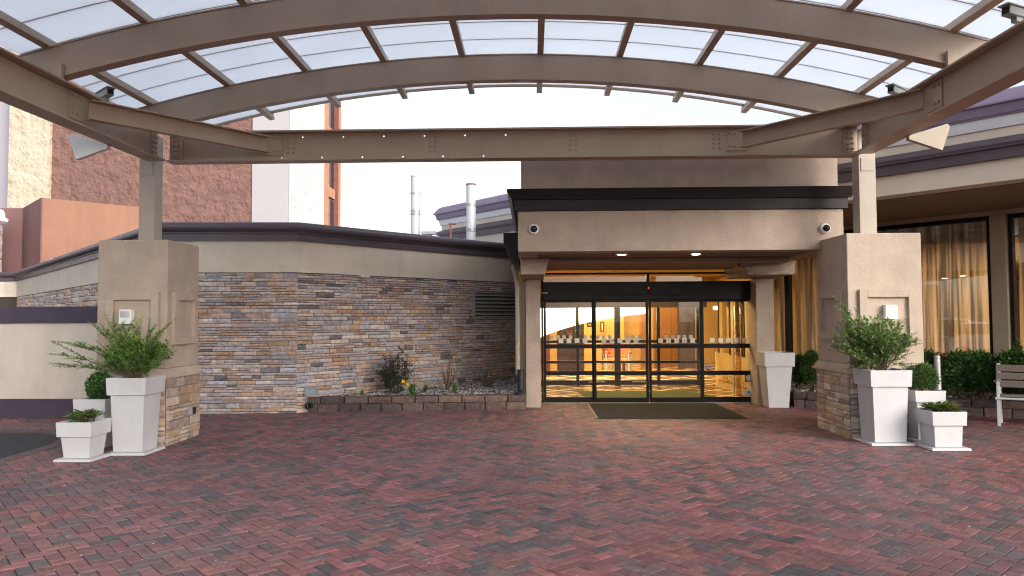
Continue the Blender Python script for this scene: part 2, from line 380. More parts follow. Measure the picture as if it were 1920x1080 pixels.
# ================================================================== GROUND
struct('ground', MB().add([(-250, -250, -.012), (250, -250, -.012), (250, 300, -.012), (-250, 300, -.012)], [(0, 1, 2, 3)]), ASPHALT)
EDGE = [(-6.05, 2.0), (-6.22, 8.5), (-6.28, 9.6), (-6.6, 10.5), (-7.4, 10.88), (-30, 11.0)]        # brick / asphalt boundary
def on_bricks(x, y):
    if y > 14.25 or x > 10.8: return False
    if y > 12.95 + .35 * max(0, 0) and x < -4.2: return y < 12.2 and x > -14
    if x < -6.05:
        if y < 9.6: return x > -6.05 - (y - 2) * .025 if y < 8.5 else x > -6.24
        return y > 10.95 and x > -14 or (x > -6.6 and y > 10.2)
    return y > 2.6
pav = MB().add([(-6.05, 2.2, -.004), (12, 2.2, -.004), (12, 14.6, -.004), (-14, 14.6, -.004), (-14, 10.95, -.004), (-7.4, 10.9, -.004), (-6.6, 10.5, -.004), (-6.28, 9.6, -.004), (-6.2, 8.5, -.004)],
               [tuple(range(9))])
pavement = struct('pavement', pav, JOINT)
struct('outer_paving', MB().add([(-6.05, -12, -.008), (12, -12, -.008), (12, 2.25, -.008), (-6.05, 2.25, -.008)], [(0, 1, 2, 3)]), BRICKFAR)
BW = .1
ang = R_(45 - 1.9); ca, sa = math.cos(ang), math.sin(ang)
bricks = []
rb = random.Random(3)
for a in range(-190, 260):
    for b in range(-190, 260):
        c = (a - b) % 4
        if c == 0: u, v, h = a + 1, b + .5, 0
        elif c == 3: u, v, h = a + .5, b + 1, 1
        else: continue
        x = (u * ca - v * sa) * BW; y = (u * sa + v * ca) * BW
        if y < 2.4 or y > 14.4 or x < -14.2 or x > 11 or not on_bricks(x, y): continue
        bricks.append((x, y, ang + (R_(90) if h else 0)))
def paver_geo(L=.1935, W=.0935, H=.03, ch=.0055):
    l, w_ = L / 2, W / 2
    v = [(-l, -w_, -H), (l, -w_, -H), (l, w_, -H), (-l, w_, -H), (-l, -w_, -ch * .7), (l, -w_, -ch * .7), (l, w_, -ch * .7), (-l, w_, -ch * .7),
         (-l + ch, -w_ + ch, 0), (l - ch, -w_ + ch, 0), (l - ch, w_ - ch, 0), (-l + ch, w_ - ch, 0)]
    f = [(8, 9, 10, 11)] + [(4 + i, 4 + (i + 1) % 4, 8 + (i + 1) % 4, 8 + i) for i in range(4)] + [(i, (i + 1) % 4, 4 + (i + 1) % 4, 4 + i) for i in range(4)]
    return v, f
PV, PF = paver_geo()
def vis(p, m=0):
    q = proj(p); return q[2] > .1 and -m < q[0] < 1920 + m and -m < q[1] < 1080 + m
def bkey(b):
    if not vis((b[0], b[1], 0), -4): return 0
    q = proj((b[0], b[1], 0)); return 1 / q[2] ** 3
bricks.sort(key=bkey, reverse=True)
pme = bpy.data.meshes.new('brick'); pme.from_pydata(PV, [], PF); pme.materials.append(BRICK_O)
for x, y, a in bricks[:298]:
    o = link('brick', pme, pavement); o.location = (x, y, .010 + rb.uniform(-.0022, .0022)); o.rotation_euler = (rb.gauss(0, .006), rb.gauss(0, .006), a + rb.gauss(0, .006))
rest = MB()
for x, y, a in bricks[298:]:
    c_, s_ = math.cos(a + rb.gauss(0, .006)), math.sin(a); dz = .010 + rb.uniform(-.0022, .0022); tx, ty = rb.gauss(0, .006), rb.gauss(0, .006)
    rest.add([(x + c_ * px - s_ * py, y + s_ * px + c_ * py, pz + dz + tx * px + ty * py) for px, py, pz in PV], PF, rb.random())
part('brick_field', rest, BRICK_A, pavement, attr=True, kind='stuff')
# soldier course of kerb pavers between brick and asphalt
ed = MB()
for (xa, ya), (xb, yb) in zip(EDGE[:-1], EDGE[1:]):
    d = Vector((xb - xa, yb - ya)); L = min(d.length, 9); d.normalize(); k = int(L / .105)
    for i in range(k):
        t = (i + .5) * .105
        ed.obox((xa + d.x * t - d.y * -.0, ya + d.y * t, -.012), (d.x, d.y, 0), (-d.y, d.x, 0), (0, 0, 1), .049, .09, .026 + rb.uniform(0, .002), rb.choice((.6, .7, .72, .92)))
part('edge_course', ed, BRICK_A, pavement, attr=True, kind='stuff')
# specks of litter and leaf crumbs on the paving
lit = MB()
for i in range(420):
    y = 4.6 + 9.2 * rb.random() ** 1.4; x = rb.uniform(-.72, .68) * y
    if not on_bricks(x, y): continue
    s = rb.uniform(.003, .007) * (2.2 if rb.random() < .04 else 1)
    a = rb.uniform(0, 6.3); z = .0135
    lit.add([(x + s * math.cos(a + k * 1.6) * (1 + .5 * (k % 2)), y + s * math.sin(a + k * 1.6), z + (.004 if k == 1 else .0)) for k in range(4)], [(0, 1, 2, 3)], rb.random())
LITTER = pieces('litter', [(0, (.55, .52, .47)), (.5, (.4, .33, .24)), (.8, (.6, .58, .55))], 'att', .9, 0, 10, .1)
struct('litter', lit, LITTER, attr=True, kind='stuff')

# ================================================================== stone veneer helpers
rs = random.Random(11)
def stone_variant(k, rough=.5, nx=4, nz=2):
    r = random.Random(100 + k); v = []; f = []
    # unit piece: x -.5...5, z -.5...5, y 0 (back) ... -1 (proud face)
    for j in range(nz + 1):
        for i in range(nx + 1):
            e = (i in (0, nx)) or (j in (0, nz))
            v.append((-.5 + i / nx + (0 if i in (0, nx) else r.uniform(-.06, .06)), -1 + (r.uniform(.12, .4) if e else r.uniform(-.25, .15)) * rough, -.5 + j / nz + (0 if j in (0, nz) else r.uniform(-.15, .15))))
    W1 = nx + 1
    for j in range(nz):
        for i in range(nx): f.append((j * W1 + i, j * W1 + i + 1, (j + 1) * W1 + i + 1, (j + 1) * W1 + i))
    rim = [i for i in range(W1)] + [j * W1 + nx for j in range(1, nz + 1)] + [nz * W1 + i for i in range(nx - 1, -1, -1)] + [j * W1 for j in range(nz - 1, 0, -1)]
    o = len(v); v += [(v[i][0], 0, v[i][2]) for i in rim]
    n = len(rim)
    for i in range(n): f.append((rim[(i + 1) % n], rim[i], o + i, o + (i + 1) % n))
    return v, f
SV = [stone_variant(k) for k in range(14)]
SVM = []
for k, (v, f) in enumerate(SV):
    me = bpy.data.meshes.new('stone'); me.from_pydata(v, [], f); me.materials.append(STONE_O); SVM.append(me)
SVP = []
for k, (v, f) in enumerate(SV):
    me = bpy.data.meshes.new('pillar_stone'); me.from_pydata(v, [], f); me.materials.append(PSTONE_O); SVP.append(me)
BKV = [stone_variant(50 + k, .55) for k in range(8)]
BKM = []
for k, (v, f) in enumerate(BKV):
    me = bpy.data.meshes.new('block'); me.from_pydata(v, [], f); me.materials.append(BLOCK_O); BKM.append(me)
def lay_stones(p0, p1, z0, z1, hs_=(.042, .058, .072, .088, .09), wl=(.15, .42), gap=.009, dep=(.035, .06), skip=None, split=.3):
    """courses of ledgestone along a plan line: (centre on wall face, u, width, height, depth)"""
    p0, p1 = Vector(p0), Vector(p1); L = (p1 - p0).length; u = (p1 - p0).normalized(); out = []; z = z0
    while z < z1 - .015:
        h = rs.choice(hs_)
        if z1 - z - h < .03: h = z1 - z
        x = 0.0
        while x < L - .01:
            wd = rs.uniform(*wl) * (1.0 if h < .08 else .9)
            if L - x - wd < .12: wd = L - x
            subs = [(0, h)]
            if h > .078 and rs.random() < split:
                q = rs.uniform(.4, .6) * h; subs = [(0, q), (q, h - q)]
            for zo, hh in subs:
                ww = [(x, wd)]
                if len(subs) == 2 and wd > .3 and rs.random() < .5: ww = [(x, wd * .55), (x + wd * .55, wd * .45)]
                for xx, w2 in ww:
                    cx, cz = xx + w2 / 2, z + zo + hh / 2
                    if skip:
                        ha, hb, hc, hd = skip; xa_, xb_, za_, zb_ = xx, xx + w2, cz - hh / 2, cz + hh / 2
                        if xb_ > ha and xa_ < hb and zb_ > hc and za_ < hd:
                            if za_ < hc - .02: hh = hc - za_; cz = za_ + hh / 2
                            elif zb_ > hd + .02: cz = (hd + zb_) / 2; hh = zb_ - hd
                            elif xa_ < ha - .03: w2 = ha - xa_; cx = xa_ + w2 / 2
                            elif xb_ > hb + .03: cx = (hb + xb_) / 2; w2 = xb_ - hb
                            else: continue
                    c = p0 + u * cx
                    out.append((Vector((c.x, c.y, cz)), u, w2 - gap, hh - gap, rs.uniform(*dep)))
            x += wd
        z += h
    return out
def stone_obj(name, me, rec, parent):
    c, u, wd, ht, dp = rec
    o = link(name, me, parent); o.location = c - wloc(parent); o.rotation_euler = (0, 0, math.atan2(u.y, u.x)); o.scale = (wd, dp, ht); return o
def stone_join(mb, var, rec, r):
    c, u, wd, ht, dp = rec; v, f = var; n_ = Vector((-u.y, u.x))
    mb.add([(c.x + u.x * x * wd + n_.x * y * dp, c.y + u.y * x * wd + n_.y * y * dp, c.z + z * ht) for x, y, z in v], f, r)

# ================================================================== STONE-FACED WING (left)
C0 = (-19.6, 25.5); C1 = (-18.07, 25.37); C2 = (-6.51, 12.75); C3 = (-4.16, 12.91); C4 = (-.36, 17.1)
sb = thing('stone_wing', 'low stone faced wing with tan stucco band and plum coping left of the glass entrance', 'building', (-4.16, 12.91, 0))
part('wall_core', MB().sweep([C0, C1, C2, C3, C4], [(-.3, 0), (-.0, 0), (0, 2.475), (-.3, 2.475)]), MORTAR, sb)
band_prof = [(-.3, 2.48), (.055, 2.48), (.055, 3.03), (-.3, 3.03)]
part('stucco_band', MB().sweep([C0, C1, C2, C3, C4], band_prof), STUCCO_L, sb)
cop = [(-.35, 3.033), (.09, 3.033), (.09, 3.165), (.12, 3.168), (.12, 3.185), (.155, 3.205), (.18, 3.235), (.188, 3.275), (.178, 3.315), (.15, 3.345), (.11, 3.36), (-.35, 3.37)]
part('coping', MB().sweep([C0, C1, C2, C3, C4], cop), CORN, sb, smooth=True)
part('roof', MB().prism([C0, C1, C2, C3, C4, (.3, 24), (-6, 30), (-19.6, 30)], 3.2, 3.26), GREYB, sb)
vd = (Vector(C4) - Vector(C3)).normalized()
def along(px):      # distance along C3-C4 at a photo column
    d = ray(px, 560); A = Vector(C3); den = vd.x * d.y - vd.y * d.x; return -(A.x * d.y - A.y * d.x) / den
va, vb = along(884), along(968)
vz0, vz1 = 1.68, 2.24
recs = lay_stones(Vector(C3) - vd * .022, C4, 0, 2.47, skip=(va + .022, vb + .022, vz0, vz1)) + lay_stones(C2, (C3[0] + .022, C3[1] + .0015), 0, 2.47)
recs.sort(key=lambda r: (r[2] * r[3] / (r[0].y - 3) ** 2) if vis(r[0]) and not (1536 < proj(r[0])[0]) and proj(r[0])[0] > 372 else 0, reverse=True)
for k, r in enumerate(recs[:298]): stone_obj('stone', SVM[k % 14], r, sb)
mb = MB()
for k, r in enumerate(recs[298:]): stone_join(mb, SV[k % 14], r, rs.random())
for k, r in enumerate(lay_stones(C1, C2, .9, 2.47, (.1, .12, .15), (.3, .8))): stone_join(mb, SV[k % 14], r, rs.random())
part('stone_field', mb, STONE_A, sb, attr=True, kind='stuff')
# louvred vent in the stone
nrm = Vector((vd.y, -vd.x)); P_ = lambda t, o, z: (C3[0] + vd.x * t + nrm.x * o, C3[1] + vd.y * t + nrm.y * o, z)
u3 = (vd.x, vd.y, 0); n3 = (nrm.x, nrm.y, 0)
vm = (va + vb) / 2; hwv = (vb - va) / 2
fr = MB()
for t in (va + .015, vb - .015): fr.obox(P_(t, .04, (vz0 + vz1) / 2), u3, n3, (0, 0, 1), .02, .05, (vz1 - vz0) / 2)
for z in (vz0 + .012, vz1 - .012): fr.obox(P_(vm, .04, z), u3, n3, (0, 0, 1), hwv - .04, .049, .014)
vent = part('vent_frame', fr, LOUV, sb, bevel=.003)
part('vent_backing', MB().obox(P_(vm, .004, (vz0 + vz1) / 2), u3, n3, (0, 0, 1), hwv - .02, .003, (vz1 - vz0) / 2 - .01), GASKET, vent)
for i in range(6):
    z = vz0 + .06 + i * (vz1 - vz0 - .09) / 5.6
    sl_ = MB().obox(P_(vm, .05, z + .02), u3, Vector(n3) * .8 + Vector((0, 0, -.6)), Vector(n3) * .6 + Vector((0, 0, .8)), hwv - .038, .05, .005)
    part('slat', sl_, LOUV, vent)
part('soffit_lamp', MB().obox(P_(along(677), .07, 2.455), u3, n3, (0, 0, 1), .10, .07, .022), CREAM, sb, bevel=.004)

# low rendered wall with plum cap and base
lw = thing('low_wall', 'low rendered wall with plum cap and plum plinth behind the left planters', 'wall', (-10, 12.4, 0))
part('body', MB().box(-17, -6.75, 12.27, 12.5, .33, 1.6), STUCCO_L, lw)
part('cap', MB().box(-17, -6.72, 12.24, 12.53, 1.603, 1.885), PLUM, lw, bevel=.008)
part('plinth', MB().box(-17, -6.73, 12.25, 12.52, 0, .327), PLUM, lw, bevel=.006)

# ================================================================== BACKGROUND BUILDINGS
tw = thing('hotel_tower', 'tall hotel block of brown and white split face masonry rising behind the stone wing', 'building', (-20, 45, 0))
T = 40.0
def tx(px): return PY(px, 400, T).x
HT = 24
part('grey_bay', MB().box(-60, tx(19), T + .8, T + 14, 0, HT), LILACWALL, tw)
part('cream_bay', MB().box(tx(19) + .01, tx(95), T - .25, T + 14, 0, HT), CREAMBLK, tw)
part('brown_wall', MB().box(tx(95) + .01, tx(473), T, T + 14, 0, HT), BROWNBLK, tw)
part('grey_corner', MB().box(tx(473) + .01, tx(541), T - .1, T + .1, 0, HT), GREYWALL, tw)
xs = tx(541)
def ty(px): return PX(px, 400, xs).y
part('white_side', MB().box(xs - 5, xs - .02, T + .11, ty(608), 0, HT).box(xs - 5, xs - .02, ty(640), ty(655), 0, HT), WHITEBLK, tw)
part('orange_band', MB().box(xs - 5, xs - .06, ty(608) + .005, ty(618), 0, HT).box(xs - 5, xs - .06, ty(636), ty(640) - .005, 0, HT), BRICKOR, tw)
wy0, wy1 = ty(618), ty(636)
zwin = [PX(620, yy, xs).z for yy in (205, 318, 396)]
part('recess_wall', MB().box(xs - 5, xs - .43, wy0 + .002, wy1 - .002, 0, HT), BRICKBR, tw)
part('recess_jamb', MB().box(xs - .428, xs - .065, wy1 - .06, wy1 - .004, 0, HT), BRICKBR, tw)
zs_ = sorted([(zz_ - 1.05, zz_ + 1.05) for zz_ in zwin]); last = 0
for z0_, z1_ in zs_ + [(HT, HT)]:
    if z0_ > last: part('spandrel', MB().box(xs - .428, xs - .20, wy0 + .005, wy1 - .35, last, z0_ - .003), BRICKOR, tw)
    last = z1_ + .003
for z0_, z1_ in zs_:
    wn = part('window', MB().box(xs - .427, xs - .36, wy0 + .01, wy1 - .07, z0_, z1_), LOUV, tw)
    part('pane', MB().box(xs - .358, xs - .34, wy0 + .12, wy1 - .15, z0_ + .08, z1_ - .08), surf('dark_window_glass', (.03, .035, .045), .05, 1, .08, 0, 10), wn)
part('roof', MB().box(-60, xs - .3, T + .9, T + 13.5, HT - .6, HT - .3), GREYB, tw)

K0 = PZ(80, 371, 6.0); K0.z = 0
ob = thing('orange_parapet_block', 'orange brown stucco parapet block standing between stone wing and hotel tower', 'building', (K0.x, K0.y, 0))
a1 = (K0.x + 2.5, K0.y + 2.5); a2 = (K0.x - 2.35, K0.y + 2.35); a3 = (K0.x - 7, K0.y + 2.45)
bl = MB().prism([(K0.x, K0.y), a1, (a1[0] - 3, a1[1] + 4), (a3[0], a3[1] + 5), a3, a2], 0, 6.0)
part('stucco_shell', bl, ORANGE, ob)
MAROON = surf('maroon_tone', (.22, .115, .112), .08, .6, .9, .3, 25, stain=.12)
part('maroon_skin', MB().prism([(a3[0] - .01, a3[1] - .06), (a2[0] + .02, a2[1] - .06), (K0.x - .01, K0.y - .06), (K0.x - .005, K0.y - .002), (a2[0], a2[1] - .004), (a3[0], a3[1] - .004)], 0, 6.003), MAROON, ob)  # thin skin making the left faces of the shell darker and redder
part('roof_hatch', MB().obox((K0.x + 1.2, K0.y + .55, 3.58), (1, 1, 0), (-1, 1, 0), (0, 0, 1), 1.1, .3, .22), GREYB, ob)

sc_ = thing('stone_pier', 'stone clad pier with a white moulded cap at the far left edge', 'pillar', (-20.6, 25.0, 0))
part('shaft', MB().box(-22.4, -19.62, 24.4, 26.6, 0, 5.2), MORTAR, sc_)
mb = MB()
for k, r in enumerate(lay_stones((-22.4, 24.4), (-19.62, 24.4), 1.5, 5.2, (.12, .16, .2), (.3, .8))): stone_join(mb, SV[k % 14], r, rs.random())
for k, r in enumerate(lay_stones((-19.62, 24.4), (-19.62, 26.6), 1.5, 5.2, (.12, .16, .2), (.3, .8))): stone_join(mb, SV[k % 14], r, rs.random())
part('stone_field', mb, STONE_A, sc_, attr=True, kind='stuff')
part('cap', MB().sweep([(-22.4, 24.4), (-19.62, 24.4), (-19.62, 26.6)], [(-.6, 5.2), (.1, 5.2), (.24, 5.3), (.24, 5.4), (.12, 5.47), (.12, 5.6), (.04, 5.75), (-.6, 5.8)]), WHITE_P, sc_, smooth=True)
wl_ = thing('wall_lamp', 'small lit strip lamp glowing just above the low wall at far left', 'lamp', (-19.2, 24.9, 2.1))
part('housing', MB().box(-20.6, -18.2, 24.2, 24.7, 2.16, 2.3), LOBDARK, wl_)
part('lens', MB().box(-18.9, -18.25, 24.25, 24.65, 2.06, 2.157), LAMPO, wl_)

def flue(px, top, base_px, Yd, rad, label):
    p = PY(px, top, Yd); t = thing('flue_pipe', label, 'flue', (p.x, p.y, 3.26), 'galvanised flues on the wing roof')
    part('pipe', MB().lathe((p.x, p.y, 3.26), [(rad, 0), (rad, p.z - 3.26), (rad * .85, p.z - 3.26), (rad * .85, p.z - 3.5)], 20), FLUE, t, smooth=True)
    for fz in base_px: 
        z = PY(px, fz, Yd).z
        if z > 3.3: part('band', MB().lathe((p.x, p.y, z), [(rad, -.03), (rad + .012, -.025), (rad + .012, .025), (rad, .03)], 20), GALV, t, smooth=True)
    part('rim', MB().lathe((p.x, p.y, p.z - .02), [(rad * .84, 0), (rad + .01, 0), (rad + .01, .035), (rad * .84, .035)], 20), BRICKBR if px > 800 else FLUE, t)
flue(779, 331, (363, 396, 402), 19.6, .125, 'taller farther white flue pipe left of the capped one')
flue(883, 346, (384, 430, 433), 18.3, .118, 'white flue pipe with rusty rim in front of the plum cornice')
p = PY(845, 420, 18.3)
vp = thing('vent_stub', 'thin rusty tee shaped vent stub left of the white flue', 'pipe', (p.x, p.y, 3.26))
part('pipe', MB().tube([(p.x, p.y, 3.26), (p.x, p.y, p.z)], .022, 8).tube([(p.x - .05, p.y, p.z), (p.x + .14, p.y, p.z)], .024, 8), BRICKBR, vp)
p = PY(805, 436, 19.6)
jb = thing('roof_vent', 'small low roof vent seen over the coping between the two flues', 'vent', (p.x, p.y, 3.26))
part('hood', MB().box(p.x - .2, p.x + .2, p.y - .15, p.y + .15, p.z - .06, p.z + .02), GALV, jb, bevel=.01); part('stalk', MB().tube([(p.x, p.y, 3.26), (p.x, p.y, p.z - .06)], .07, 10), GALV, jb)

# ================================================================== LOBBY BUILDING (right and behind)
F0 = Vector((-2.57, 20.44)); F1 = Vector((6.61, 10.0)); fd = (F1 - F0).normalized(); F2 = F1 + fd * 5
fn = Vector((-fd.y, fd.x)) * 1.0      # away from camera
if fn.y < 0: fn = -fn
FB = F0 + fn * 8
lb = thing('lobby_building', 'main building with two plum cornices and tall curtained windows at right', 'building', (6.6, 12, 0))
fpath = [tuple(FB), tuple(F0), tuple(F1), tuple(F2)]
part('fascia', MB().sweep(fpath, [(-.35, 3.5), (0, 3.5), (0, 3.80), (-.35, 3.80)]), CREAM, lb)
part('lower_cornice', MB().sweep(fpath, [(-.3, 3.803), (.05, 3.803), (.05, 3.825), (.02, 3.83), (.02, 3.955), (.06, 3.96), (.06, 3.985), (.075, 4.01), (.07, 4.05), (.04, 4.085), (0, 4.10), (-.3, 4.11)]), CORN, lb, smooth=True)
part('cream_band', MB().sweep(fpath, [(-.5, 4.113), (-.03, 4.113), (-.03, 4.24), (-.5, 4.24)]), CREAM, lb)
part('grey_band', MB().sweep(fpath, [(-.5, 4.243), (-.005, 4.243), (.03, 4.39), (-.5, 4.39)]), GREYB, lb)
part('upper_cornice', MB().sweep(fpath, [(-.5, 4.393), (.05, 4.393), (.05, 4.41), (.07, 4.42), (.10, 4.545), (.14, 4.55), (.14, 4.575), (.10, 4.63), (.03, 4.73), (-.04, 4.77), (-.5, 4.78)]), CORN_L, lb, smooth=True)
roofpoly = [tuple(F0 + fn * .2), tuple(F1 + fn * .2), tuple(F2 + fn * .2), tuple(F2 + fn * 18), tuple(FB + fn * 10), tuple(FB)]
part('roof', MB().prism(roofpoly, 4.45, 4.5), GREYB, lb)
WA = Vector((7.96, 13.02)); wd_ = Vector((-.645, .764)).normalized(); wn_ = Vector((wd_.y, -wd_.x)) * -1.0   # toward camera
if wn_.y > 0: wn_ = -wn_
def W(t, o, z): q = WA + wd_ * t + wn_ * o; return (q.x, q.y, z)
def tpx(px):   # distance along window wall at a photo column
    d = ray(px, 560); return (WA.x * d.y - WA.y * d.x) / -(wd_.x * d.y - wd_.y * d.x)
WU = (wd_.x, wd_.y, 0); WN = (wn_.x, wn_.y, 0)
def wbox(mb, t0, t1, o0, o1, z0, z1): return mb.obox(W((t0 + t1) / 2, (o0 + o1) / 2, (z0 + z1) / 2), WU, WN, (0, 0, 1), abs(t1 - t0) / 2, abs(o1 - o0) / 2, (z1 - z0) / 2)
# soffit between fascia and wall
sof = MB().prism([tuple(F0 + fn * .36), tuple(F2 + fn * .36), W(-8, -.1, 0)[:2], W(10.5, -.1, 0)[:2]], 3.49, 3.515)
part('soffit', sof, SOFFIT, lb)
tl = 5.2     # left end of curtain wall, hidden behind the entrance block
piers = [(tpx(1858), tpx(1893))]
openings = [(tl, tpx(1476), False), (tpx(1468), tpx(1860), True), (tpx(1893), -4.3, True)]
wall = MB(); wbox(wall, -8, tl + .3, -.25, 0, 3.405, 3.487); wbox(wall, -8, tl + .3, -.25, 0, 0, .5)
part('wall', wall, STUCCO_D, lb)
ph = MB(); wbox(ph, tpx(1860) - .01, tpx(1893) + .01, -.22, .06, .503, 3.402); part('pier', ph, STUCCO_D, lb, bevel=.01)
ph = MB(); wbox(ph, -8, -4.31, -.22, .03, .503, 3.402); part('pier', ph, STUCCO_D, lb, bevel=.01)
def window(t0, t1, muls):
    lo, hi = min(t0, t1), max(t0, t1)
    f = MB(); b = .05
    wbox(f, lo, lo + b, -.16, -.02, .503, 3.402); wbox(f, hi - b, hi, -.16, -.02, .503, 3.402)
    wbox(f, lo + b, hi - b, -.16, -.02, .503, .56); wbox(f, lo + b, hi - b, -.16, -.02, 3.33, 3.402)
    for m_ in muls: wbox(f, m_ - .05, m_ + .05, -.16, -.015, .56, 3.33)
    wn = part('window', f, DARK, lb, bevel=.004)
    cuts = [lo + b] + [c for m_ in sorted(muls) for c in (m_ - .05, m_ + .05)] + [hi - b]
    for i in range(0, len(cuts), 2):
        g_ = MB(); wbox(g_, cuts[i], cuts[i + 1], -.10, -.09, .56, 3.33); part('pane', g_, WGLASS, wn)
window(tpx(1860) + .01, tl, [tpx(1474)])
window(tpx(1893) - .01, -4.3, [])
# interior shell of lobby and dining room
shell = [(-.2, 18.0), (4.75, 18.0), W(tl + .3, -.3, 0)[:2], W(-8, -.3, 0)[:2], (20, 14), (20, 30), (-4.2, 30), (-4.2, 22.6)]
part('lobby_floor', MB().prism(shell, -.01, .012), LOBFLOOR, lb)
part('lobby_ceiling', MB().prism(shell, 3.02, 3.06), CEIL, lb)
bw = MB().box(-4.2, 20, 27.5, 27.7, .012, 3.02); bw.box(-4.4, -4.2, 22.6, 27.7, .012, 3.02); bw.box(20, 20.2, 9, 27.7, .012, 3.02)
bw.bar((-4.3, 22.6, 1.5), (-.3, 18.1, 1.5), .12, 3.0)
part('lobby_wall', bw, WARMW, lb)

# ================================================================== ENTRANCE BLOCK
ev = thing('entrance_block', 'tan stucco entrance porch with dark cornice over black framed glass doors', 'building', (2.1, 13, 0))
YF = 11.0
zf0 = PY(1250, 470, YF).z; zc0 = PY(1250, 394, YF).z; zc1 = PY(1250, 347, YF - .3).z; zu1 = zc1 + .95
xl, xr = PY(971, 430, YF).x, 4.62
part('fascia', MB().box(xl, xr, YF, YF + .35, zf0, zc0).box(xl, xl + .3, YF + .35, 17.5, zf0, zc0).box(xr - .3, xr, YF + .35, 13.4, zf0, zc0), STUCCO, ev, bevel=.008)
cp = [(-.3, zc0 + .003), (.05, zc0 + .003), (.05, zc0 + .16), (.09, zc0 + .165), (.10, zc0 + .19), (.14, zc0 + .26), (.165, zc0 + .31), (.15, zc1 - .02), (.12, zc1), (-.3, zc1 + .02)]
part('cornice', MB().sweep([(xl, 18.5), (xl, YF), (xr, YF), (xr, 12.6)], cp, side=-1 if False else 1), surf('dark_brown_cornice', (.022, .017, .019), .12, 3, .5, .05, 25, spec=.25), ev, smooth=True)
part('upper_wall', MB().box(xl + .05, xr - .06, YF + .02, 18.4, zc1 - .05, zu1), STUCCO, ev, bevel=.01)
part('soffit', MB().box(xl + .3, xr - .3, YF + .35, 14.6, zf0 + .01, zf0 + .05), SOFFIT, ev)
YD = 14.4
zh = PY(1215, 511, YD).z
part('header_beam', MB().prism_y([(xl + .32, zf0 + .008), (xr - .32, zf0 + .008), (xr - .32, zh + .045), (xl + .32, zh + .045)], 12.4, YD - .08), surf('header_stucco', (.34, .25, .19), .08, 2, .9, .3, 60), ev, bevel=.01)
pL = PY(986, 600, 13.64).x; pL2 = PY(1013, 600, 13.7).x
zb = PY(1000, 503, 13.5).z
part('bracket', MB().prism_y([(xl + .02, zf0 - .002), (PY(1030, 470, 12.2).x, zf0 - .002), (PY(1022, 500, 12.2).x, zf0 - .27), (xl + .02, zf0 - .27)], 12.2, YD), STUCCO, ev, bevel=.008)
part('pier', MB().box(pL, pL2, 13.64, YD + .15, 0, zf0 - .273), STUCCO, ev, bevel=.006)
part('pier_return', MB().box(pL - .17, pL - .003, 14.0, 15, 0, zf0 - .28), STUCCO_D, ev, bevel=.006)
pR, pR2 = PY(1417, 600, 14.0).x, PY(1450, 600, 14.0).x
part('pier', MB().box(pR, pR2, 13.95, YD + .2, 0, zf0 - .28), STUCCO, ev, bevel=.006)
part('bracket', MB().prism_y([(PY(1405, 475, 12.6).x, zf0 - .002), (xr - .02, zf0 - .002), (xr - .02, zf0 - .25), (PY(1415, 500, 12.6).x, zf0 - .25)], 13.0, YD), STUCCO, ev, bevel=.008)
# recessed lamps
for px, py in ((1168, 474), (1309, 473)):
    p = PZ(px, py, zf0 + .005)
    rl = part('recessed_lamp', MB().lathe((p.x, p.y + .15, zf0 - .012), [(.055, 0), (.10, 0), (.10, .02), (.055, .02)], 20), WHITE_P, ev)
    part('lens', MB().lathe((p.x, p.y + .15, zf0 - .022), [(.001, 0), (.054, .002), (.064, .0095), (.001, .0095)], 20), LAMPW, rl)
    l = bpy.data.lights.new('downlight', 'SPOT'); l.energy = 26; l.color = (1, .72, .42); l.spot_size = R_(125); l.spot_blend = .8; l.shadow_soft_size = .06
    lo = link('downlight', l); lo.location = (p.x, p.y + .15, zf0 - .03)
# gutter and downspout on the left flank
part('gutter', MB().sweep([(xl - .02, 16.6), (xl - .02, 12.6)], [(.0, 2.62), (.10, 2.62), (.26, 2.95), (.26, 3.12), (.0, 3.12)]), surf('dark_brown_cornice', (.034, .027, .028)), ev)
dsx, dsy = PY(970, 560, 13.55).x, 13.55
ds = MB().tube([(dsx - .08, dsy, 2.64), (dsx - .02, dsy, 2.40), (dsx, dsy, 2.25), (dsx, dsy, .62)], .042, 12)
dsp = part('downspout', ds, STUCCO_D, ev, smooth=True)
part('boot', MB().tube([(dsx + .06, dsy - .05, .72), (dsx + .06, dsy - .05, .35), (dsx + .04, dsy - .08, .26), (dsx - .02, dsy - .16, .24)], .065, 12), BLACKPL, dsp, smooth=True)
# vestibule shell
part('vestibule_floor', MB().box(.15, 4.45, YD - .04, 18.0, -.01, .010), LOBFLOOR, ev)
part('vestibule_ceiling', MB().box(.0, 4.6, YD + .06, 18.0, 2.62, 2.68), surf('vestibule_ceiling_paint', (.72, .46, .15), .05, 1, .8, .05, 40), ev)
part('vestibule_wall', MB().box(.02, .16, YD + .16, 18.0, .012, 2.62), WARMW, ev)
rw = MB().box(4.42, 4.55, YD + .21, 18.0, .012, .82).box(4.42, 4.55, YD + .21, 18.0, 2.3, 2.62)
for y in (15.2, 16.3, 17.3): rw.box(4.42, 4.55, y, y + .28, .82, 2.3)
part('vestibule_wall', rw, WARMW, ev)
wf = MB()
for y in (14.63, 15.48, 15.62, 16.58, 17.58): wf.box(4.40, 4.50, y, y + .09, .82, 2.3)
part('vestibule_mullion', wf, DARK, ev)
part('vestibule_glass', MB().box(4.47, 4.478, 14.6, 17.95, .82, 2.3), GLASS, ev)
part('kick_guard', MB().box(4.385, 4.418, 14.7, 15.75, .2, .36), BRASS, ev, bevel=.006); part('kick_guard', MB().box(4.385, 4.418, 16.1, 17.6, .2, .36), BRASS, ev, bevel=.006)
